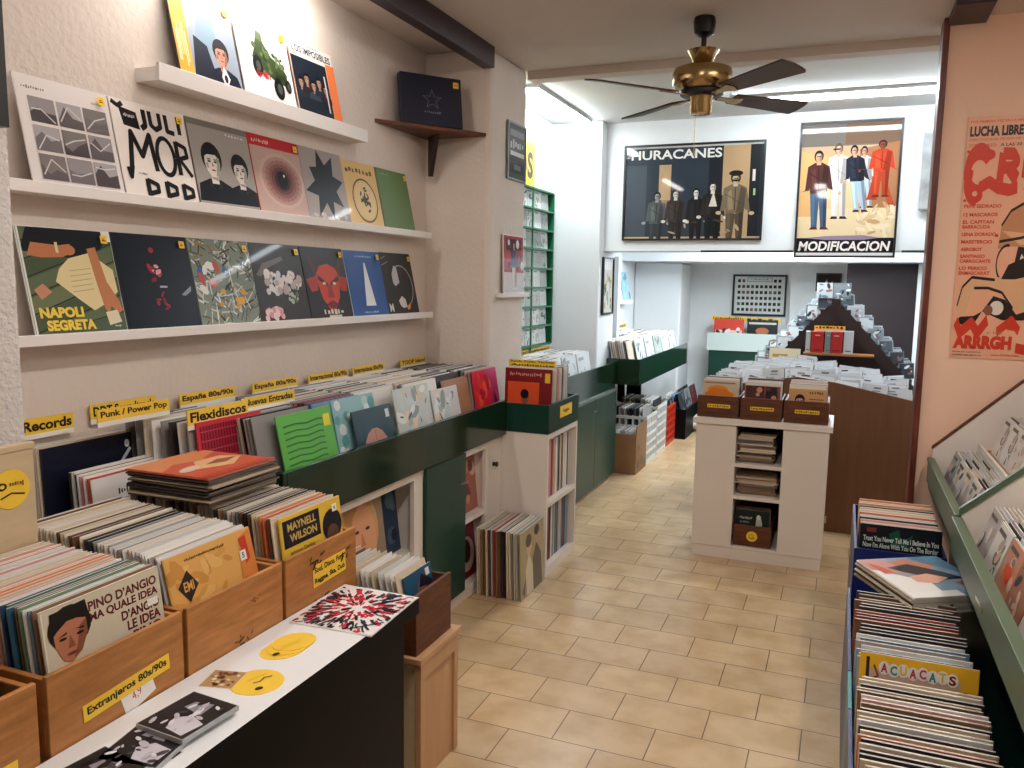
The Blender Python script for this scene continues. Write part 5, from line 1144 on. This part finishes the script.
# ------------------------------------------------------------------ compact disc browser with a brown end panel
t = thing('disc_browser', 'long double sided compact disc browser with a brown wooden end panel', 'browser', (-.2, 5.40, 0))
prof = [(-.62, 0), (.63, 0), (.63, .862), (.175, .952), (-.05, .975), (-.62, .87)]
m = MB(); m.prism(prof, 0, .022, 'y'); obj('end_panel', m, M_brown, t, bevel=.002)
m = MB(); m.prism([(p[0]*.97, p[1]) for p in [(-.62, .78), (-.05, .86), (.63, .76), (.63, .70), (-.62, .70)]], .024, 1.22, 'y'); obj('tray_deck', m, M_dkbrown, t)
obj('side_board', box_mb(.60, .024, 0, .628, 1.22, .84), M_brown, t); obj('side_board', box_mb(-.618, .024, 0, -.59, 1.22, .85), M_brown, t)
q = random.Random(101); xs = [.35, .20, .05, -.10, -.25, -.40, -.55, -.70]
for ci, x in enumerate(xs):
    dx = x+.2
    ztop = .842-(.17*max(0, dx+.05)) if dx > -.05 else .848-.14*(-.05-dx)
    n = 13
    for r in range(n):
        y = 5.46+.088*r+q.uniform(-.014, .014)
        cd_case((x+q.uniform(-.018, .018), y, ztop+q.uniform(0, .030)+.034), q.uniform(-.40, .30), .36+q.uniform(-.22, .2), 100+q.randint(0, 15), f'white carded compact disc, brown browser, {["first", "second", "third", "fourth", "fifth", "sixth", "seventh", "eighth"][ci]} column from the trim post', f'discs in browser column {ci+1}', kind='white', roll=q.uniform(-.14, .14), spine=q.choice(['#1a1c22', '#3a3d44', '#2a2426', '#5a3030', '#8d9298', '#3d3a35']))

# ------------------------------------------------------------------ tall stepped rack behind it
t = thing('stepped_rack', 'tall dark A shaped stepped disc rack behind the browser', 'rack', (-.065, 7.05, 0))
ns = 7; sx, sz = .080, .090; top = 1.445
pts = [(.0, top)]
steps = []
for s in (1, -1):
    for k in range(ns): steps.append((s, s*(.035+sx*k), top-sz*k))
def prof_step(z_min):
    right = []; 
    x = .035+sx*.5
    p = [(-.035-sx*.0, top), (.035, top)]
    for k in range(1, ns+1): p += [(.035+sx*(k-1), top-sz*k+.0), (.035+sx*k, top-sz*k)]
    p += [(.035+sx*ns, z_min), (-.035-sx*ns, z_min)]
    for k in range(ns, 0, -1): p += [(-.035-sx*k, top-sz*k), (-.035-sx*(k-1), top-sz*k)]
    return p
m = MB(); m.prism(prof_step(0.0), .10, .86, 'y'); obj('step_body', m, M_dkbrown, t)
for s in (1, -1):
    m = MB(); m.prism([(s*.02, top-.05), (s*.05, top-.05), (s*(.06+sx*ns), top-sz*ns-.06), (s*(.06+sx*ns), top-sz*ns-.12), (s*(.02+sx*ns), top-sz*ns-.14), (s*.02, top-.16)], -.01, .008, 'y'); obj('end_board', m, M_dkbrown, t)
obj('end_shelf', box_mb(-.22, -.16, 1.0, .30, .0, 1.015), M_tan, t); obj('centre_post', box_mb(-.03, .0, 0, .03, .10, top), M_dkbrown, t)
obj('base_box', box_mb(-.60, -.14, 0, .55, .098, .80), M_dkbrown, t)
q = random.Random(111)
for s, xk, zk in steps:
    k = int(round((abs(xk)-.035)/sx))
    for r in range(5):
        cd_case((-.065+xk+s*sx*.5+q.uniform(-.006, .006), 7.20+.13*r, zk-sz+.002), (q.uniform(.35, .9) if s > 0 else q.uniform(-.5, .3)), .12+q.uniform(-.04, .08), q.randint(40, 55), f'compact disc on the {["top", "second", "third", "fourth", "fifth", "sixth", "lowest"][k]} step of the dark rack, {"trim post" if s > 0 else "left wall"} side', f'discs on step {k+1}, {"trim" if s > 0 else "wall"} side')
    if s < 0:
        for r in range(2): cd_case((-.065+xk-sx*.2, 7.26+.16*r, zk-sz+.05), q.uniform(-.7, .2), .25, q.randint(40, 55), f'compact disc leaning across the {["top", "second", "third", "fourth", "fifth", "sixth", "lowest"][k]} step of the dark rack, left wall side', f'leaning discs step {k+1}')
for x in (-.15, -.03):
    for r in range(3): cd_case((x, 7.20+.15*r, top+.002), q.uniform(-.2, .2), .1, q.randint(40, 55), 'compact disc on the ridge of the dark stepped rack', 'discs on the rack ridge')
for i, (x, w_, c, l) in enumerate([(-.255, .035, '#c9c9c6', 'pale boxed spine beside the red boxes on the rack end'), (-.185, .09, '#c8231f', 'bright red box on the rack end, nearer the left wall'), (-.105, .05, '#8d9090', 'grey boxed spine between two red boxes'), (-.045, .09, '#c8231f', 'bright red box on the rack end, nearer the trim post'), (.045, .07, '#d9dbdb', 'white boxed set at the end of the red boxes')]):
    o = obj('boxed_set', box_mb(-w_/2, 0, 0, w_/2, .06, .17 if i != 4 else .18), mat('box_card_%d' % i, c, .45), None, (x, 6.92, 1.016), bevel=.002); tag(o, l, 'box set', 'boxed sets on the rack end')
    obj('spine_print', Art().r(.2, .1, .8, .16, '#8a1a16' if 'red' in l.split('box')[0] else '#6d7070').r(.3, .8, .7, .84, '#e6e0dc').mb(w_, .17, -.0003, 0), PRINT, o)
divider('x', (-.10, 6.99, 1.20), .23, .03, 0, 0, 'yellow card above the red boxes on the tall rack end', ['Box Sets'], bold=.02)
record((-.43, 6.93, .805), 0, .3, .24, .006, '#d9c9a8', Art('#d9c9a8').r(.1, .1, .9, .6, '#2a2622').r(.1, .7, .6, .8, '#b58a3c'), 'small tan record leaning on the left of the tall rack base', 'records by the tall rack')

# ------------------------------------------------------------------ wall rack of singles and the record bins before it
t = thing('singles_rack', 'long sloping wall rack with a green front, full of singles', 'rack', (.40, 3.15, 0))
Y0, Y1 = -3.4, 1.05
obj('body_front', box_mb(.125, Y0, 0, .14, Y1, .62), M_green2, t)
obj('fascia', box_mb(.004, .0, .645, .020, Y1, .74), M_greenrail, t, bevel=.002)
obj('fascia', box_mb(-.006, Y0, .635, .012, -.004, .735), M_greenrail, t, bevel=.002)
obj('top_rail', box_mb(.0, .0, .74, .030, Y1, .757), M_greenrail, t, bevel=.002)
obj('top_rail', box_mb(-.010, Y0, .735, .024, -.004, .752), M_greenrail, t, bevel=.002)
obj('underside', box_mb(.012, Y0, .615, .125, Y1-.01, .635), M_green2, t)
obj('brass_mark', box_mb(-.0075, -.72, .672, -.0055, -.60, .684), M_brass, t)
TX = [.03, .215, .40, .585]; TZ = [.645, .815, .985, 1.155]
for k in range(4):
    obj('tier_floor', box_mb(TX[k], Y0, TZ[k]-.014, TX[k]+.172, Y1-.02, TZ[k]), M_tan, t)
    obj('tier_back', box_mb(TX[k]+.172, Y0, TZ[k]-.014, TX[k]+.184, Y1-.02, TZ[k]+.195), M_wlam, t)
m = MB(); m.prism([(.02, .62), (.02, .80), (.37, 1.145), (.95, 1.68), (1.15, 1.68), (1.15, 0), (.14, 0), (.14, .62)], Y1-.018, Y1, 'y'); obj('end_divider', m, M_wlam, t)
m = MB(); m.prism([(.015, .80), (.015, .812), (.37, 1.158), (.95, 1.693), (.95, 1.68), (.37, 1.145)], Y1-.022, Y1+.002, 'y'); obj('end_edge', m, M_crate2, t)
m = MB(); m.prism([(.02, .645), (.02, .765), (.19, .925), (.85, 1.53), (.85, .645)], -.004, .004, 'y'); obj('bay_divider', m, M_wlam, t)
m = MB(); m.prism([(.012, .757), (.012, .782), (.19, .945), (.85, 1.55), (.85, 1.525), (.19, .920)], -.010, .010, 'y'); obj('bay_divider_edge', m, M_greenrail, t)
q = random.Random(121)
A7 = []
for i in range(10):
    c = ['#d9cfc4', '#c9886a', '#e3ddd6', '#b5aca0', '#d8b9a5', '#9da5a8', '#e0d8d0', '#c2b8b4', '#a5705c', '#dcdcd8'][i]
    a = Art(c); a.blobs(9, ['#e6e0d8', '#c9785a', '#8d7a70', '#b5a595', '#4a4648', '#d9b5a0'], (.1, .08, .9, .75), (.05, .14), 130+i, 1.3); a.r(.1, .84, .7, .92, '#5a4a44'); A7.append((c, a))
A7[1][1].blobs(6, ['#d9432c', '#e05a38'], (.3, .3, .7, .7), (.08, .14), 3)
ROWN = ['lowest', 'second', 'third', 'topmost']
def bay(y0, y1, tier, n_stack, bayname):
    n = int((y1-y0)/.186)
    for j in range(n):
        y = y0+.093+.186*j
        c, a = A7[q.randint(0, 9)]
        bx = .40+TX[tier]; bz = TZ[tier]+.002
        ordn = ['first', 'second', 'third', 'fourth', 'fifth', 'sixth', 'seventh'][n-1-j]
        seven((bx+.022+q.uniform(0, .008), y, bz), -PI/2, .30, c, a, f'single facing out, {ROWN[tier]} tier of the {bayname} bay, {ordn} from the peach wall', f'fronts {ROWN[tier]} tier {bayname} {ordn}', w=.176)
        for i in range(n_stack):
            k = q.choice(['white', 'cream', 'white', 'dark', 'cream', 'white'])
            seven((bx+.033+.0148*i, y+q.uniform(-.004, .004), bz), -PI/2, .27-.012*i, q.choice(PAL[k]), None, f'{k} single filed in the {ROWN[tier]} tier of the {bayname} bay', f'{k} singles {ROWN[tier]} tier {bayname}', w=.176)
bay(3.17, 4.17, 0, 8, 'far'); bay(3.17, 4.17, 1, 8, 'far'); bay(3.45, 4.17, 2, 3, 'far')
bay(2.16, 3.13, 0, 8, 'near'); bay(2.55, 3.13, 1, 8, 'near')

# records on the floor in front of the rack, facing the door
LPF = .288; XF = .245
t = thing('record_trough', 'low blue and teal plastic record trough on the floor before the wall rack', 'trough', (XF, 2.55, 0))
obj('side_wall', box_mb(-.170, -.80, 0, -.160, -.26, .40), M_blue, t); obj('side_wall', box_mb(-.170, -.255, 0, -.160, -.02, .40), M_teal, t); obj('side_wall', box_mb(-.170, -.015, 0, -.160, .72, .40), M_blue, t)
obj('trough_floor', box_mb(-.160, -.80, .19, .150, .72, .205), M_blk, t); obj('side_wall', box_mb(.150, -.80, 0, .158, .72, .40), M_blk, t); obj('end_wall', box_mb(-.160, -.80, 0, .150, -.792, .4), M_blue, t)
def mixF(f, q): return q.choice(['cream', 'orange', 'cream', 'pink', 'brown', 'white', 'cream', 'cream', 'dark'])
pack(22, 1.80, 2.27, XF-.004, .208, LPF, .10, .10, 'in the near half of the floor trough', mixF, 141, t=.009, face='-y', jit=.008)
def art_acua():
    a = Art('#c9ab98'); a.r(0, .86, 1, 1, '#eab52c'); a.r(.86, .5, 1, 1, '#eab52c'); a.r(0, .5, .05, 1, '#eab52c'); a.r(.05, .7, .08, .97, '#3a2a1c'); a.path([(.12, .9), (.16, .8), (.1, .76), (.2, .74)], .02, '#8a4a3c')
    for i, (ch, c) in enumerate(zip('ACUACATS', ['#b3283c', '#2f8f94', '#e0c23c', '#b3283c', '#c22a6a', '#1f7f83', '#d9b83c', '#8a2430'])):
        x = .18+.083*i; y = .84-.012*(i % 2); a.e(x+.03, y+.045, .05, .065, '#e9e6e0'); a.t(ch, x, y, x+.06, y+.09, c, .04)
    a.blobs(10, ['#8a1f34', '#a8283c'], (.74, .68, .95, .76), (.02, .04), 5); a.e(.42, .74, .04, .02, '#3a2a2a'); return a
record((XF, 2.335, .246), 0, .13, .292, .006, '#eab52c', art_acua(), 'yellow topped record with bubble letters sticking up in the floor trough', 'covers in the floor trough', gloss=True)
def mixF2(f, q): return q.choice(['white', 'cream', 'grey', 'blue', 'dark', 'pink'] if f < .38 else ['dark', 'red', 'dark', 'dark', 'brown'])
pack(21, 2.365, 2.86, XF-.004, .208, LPF, .12, .08, 'in the far half of the floor trough', mixF2, 142, t=.009, face='-y', jit=.010, dz=.03)
# pile lying across the trough
def art_boots():
    a = Art('#7f97ab'); a.p([(0, 0), (0, .75), (.45, .35), (.4, 0)], '#e6e2de'); a.p([(0, .72), (0, 1), (.3, .95), (.5, .5)], '#c98a78'); a.r(0, 0, .6, .13, '#e9e6e2'); a.p([(.3, .9), (.55, .96), (.8, .75), (.6, .62), (.42, .68)], '#b9765c'); a.p([(.2, .75), (.5, .82), (.75, .6), (.9, .4), (.6, .38), (.45, .5)], '#1b1a22')
    a.p([(.3, .5), (.55, .55), (.72, .42), (.5, .3), (.3, .36)], '#d9a08a'); a.p([(.7, .3), (.9, .35), (1, .2), (.85, .12)], '#a05a50'); a.p([(.05, .9), (.15, .8), (.2, .6), (.08, .6)], '#c9583f'); a.p([(.6, 1), (1, 1), (1, .5), (.85, .7)], '#4f7f9f'); return a
for i in range(6):
    c = ['#8a7a64', '#2a2626', '#d9cdb9', '#3a3230', '#a5957d', '#e0d8d0'][i]; PW = .315
    o = link('vinyl_record', sleeve_mesh(PW, PW, .0085), None, None); M = Matrix.Translation((.305, 3.02, .512)) @ Euler((.06, .0, .56)).to_matrix().to_4x4() @ Matrix.Translation((.005*(i % 2), -PW/2, .0098*i)) @ Euler((-PI/2, 0, 0)).to_matrix().to_4x4()
    o.matrix_world = M; setcol(o, c); tag(o, 'record with dark boots on a pale ground, top of the tilted pile' if i == 5 else 'record edge in the tilted pile over the floor trough', 'record', 'tilted pile of records')
    if i == 5: obj('cover_print', art_boots().mb(PW*.985, PW*.985, -.0044, .002), GLOSS, o)
# raised blue crate with more records behind
t = thing('plastic_crate', 'dark blue plastic crate of records behind the tilted pile', 'crate', (.255, 3.62, 0), group='blue crate')
for nm, b in (('front_wall', (-.165, -.34, 0, .150, -.33, .555)), ('side_wall', (-.165, -.33, 0, -.155, .34, .555)), ('side_wall', (.140, -.33, 0, .150, .34, .555)), ('back_wall', (-.155, .33, 0, .140, .34, .555)), ('crate_floor', (-.155, -.33, .33, .140, .33, .345))): obj(nm, box_mb(*b), M_blue, t)
def art_trust():
    a = Art('#10141e'); a.p([(.36, .9), (.48, .97), (.52, .8), (.66, .92), (.6, .74), (.4, .74)], '#17493c'); a.t('Trust You Never Tell Me I Believe In You', .04, .78, .97, .85, '#c9d3cc', .02); a.t('Now I\u2019m Alone With You On The Border', .04, .69, .97, .76, '#b9c6be', .02); a.t('Para Vosotros los amigos', .04, .61, .6, .66, '#6d8a7d', 0); a.r(.08, .9, .2, .96, '#6d2a28'); return a
record((.249, 3.315, .355), 0, .12, .284, .006, '#10141e', art_trust(), 'black record with two lines of pale lettering in the dark blue crate', 'covers in the blue crate')
pack(11, 3.36, 3.74, .2475, .352, .28, .11, .05, 'in the dark blue crate', ['pink', 'cream', 'orange', 'white', 'dark', 'cream', 'red'], 143, t=.010, face='-y', jit=.003)

# ------------------------------------------------------------------ ceiling fan
t = thing('ceiling_fan', 'brass ceiling fan with four walnut blades hanging from the ceiling', 'ceiling fan', (-.66, 3.87, ZC))
obj('canopy', MB().lathe([(.02, -.085), (.045, -.07), (.05, -.02), (.045, 0)]), M_blk, t, smooth=True)
obj('downrod', MB().tube([(0, 0, -.15), (0, 0, -.07)], .012, 14), M_blk, t)
obj('upper_cup', MB().lathe([(.03, -.205), (.045, -.19), (.065, -.15), (.07, -.142), (.05, -.145), (.02, -.15)]), M_brass, t, smooth=True)
obj('motor_housing', MB().lathe([(.03, -.325), (.10, -.32), (.128, -.30), (.134, -.285), (.134, -.245), (.126, -.225), (.09, -.21), (.03, -.205)]), M_brass, t, smooth=True)
obj('vent_ring', MB().lathe([(.04, -.345), (.085, -.343), (.098, -.335), (.10, -.322), (.04, -.322)]), M_blk, t, smooth=True)
obj('switch_cup', MB().lathe([(.02, -.425), (.045, -.42), (.05, -.41), (.048, -.36), (.055, -.345), (.02, -.343)]), M_brass, t, smooth=True)
m = MB(); m.tube([(-.03, .03, -.42), (-.03, .03, -.58)], .0015, 6); ch = obj('pull_chain', m, M_brass, t); obj('chain_weight', MB().lathe([(.002, -.60), (.005, -.595), (.005, -.58), (.002, -.575)], 10, ctr=(-.03, .03, 0)), M_brass, ch)
for k in range(4):
    an = math.radians(-43+90*k)
    bl = MB(); n = 9; pr = []
    for i in range(n): u = i/(n-1); pr.append((.17+.40*u, -.045-.022*u))
    pr2 = [(x, -y) for x, y in pr][::-1]
    tip = [(.57+.018*math.sin(PI*j/6), -.067*math.cos(PI*j/6)) for j in range(1, 6)]
    bl.prism(pr+tip+pr2, -.004, .004, 'z')
    o = obj('blade', bl, M_blade, t, (0, 0, -.335), (math.radians(-13), 0, an), bevel=.0015)
    br = MB(); br.prism([(.085, -.016), (.15, -.018), (.21, -.034), (.225, 0), (.21, .034), (.15, .018), (.085, .016)], -.010, -.005, 'z'); obj('blade_bracket', br, M_brass, o)

# remaining filed sleeves: one object
if STUFF.f:
    STUFF.flat = False
    o = obj('packed_sleeve_filling', STUFF, attr_mat('sleeve_mass', .5)); tag(o, 'tightly filed record sleeves filling the remaining counter bins', 'records', None, 'stuff')
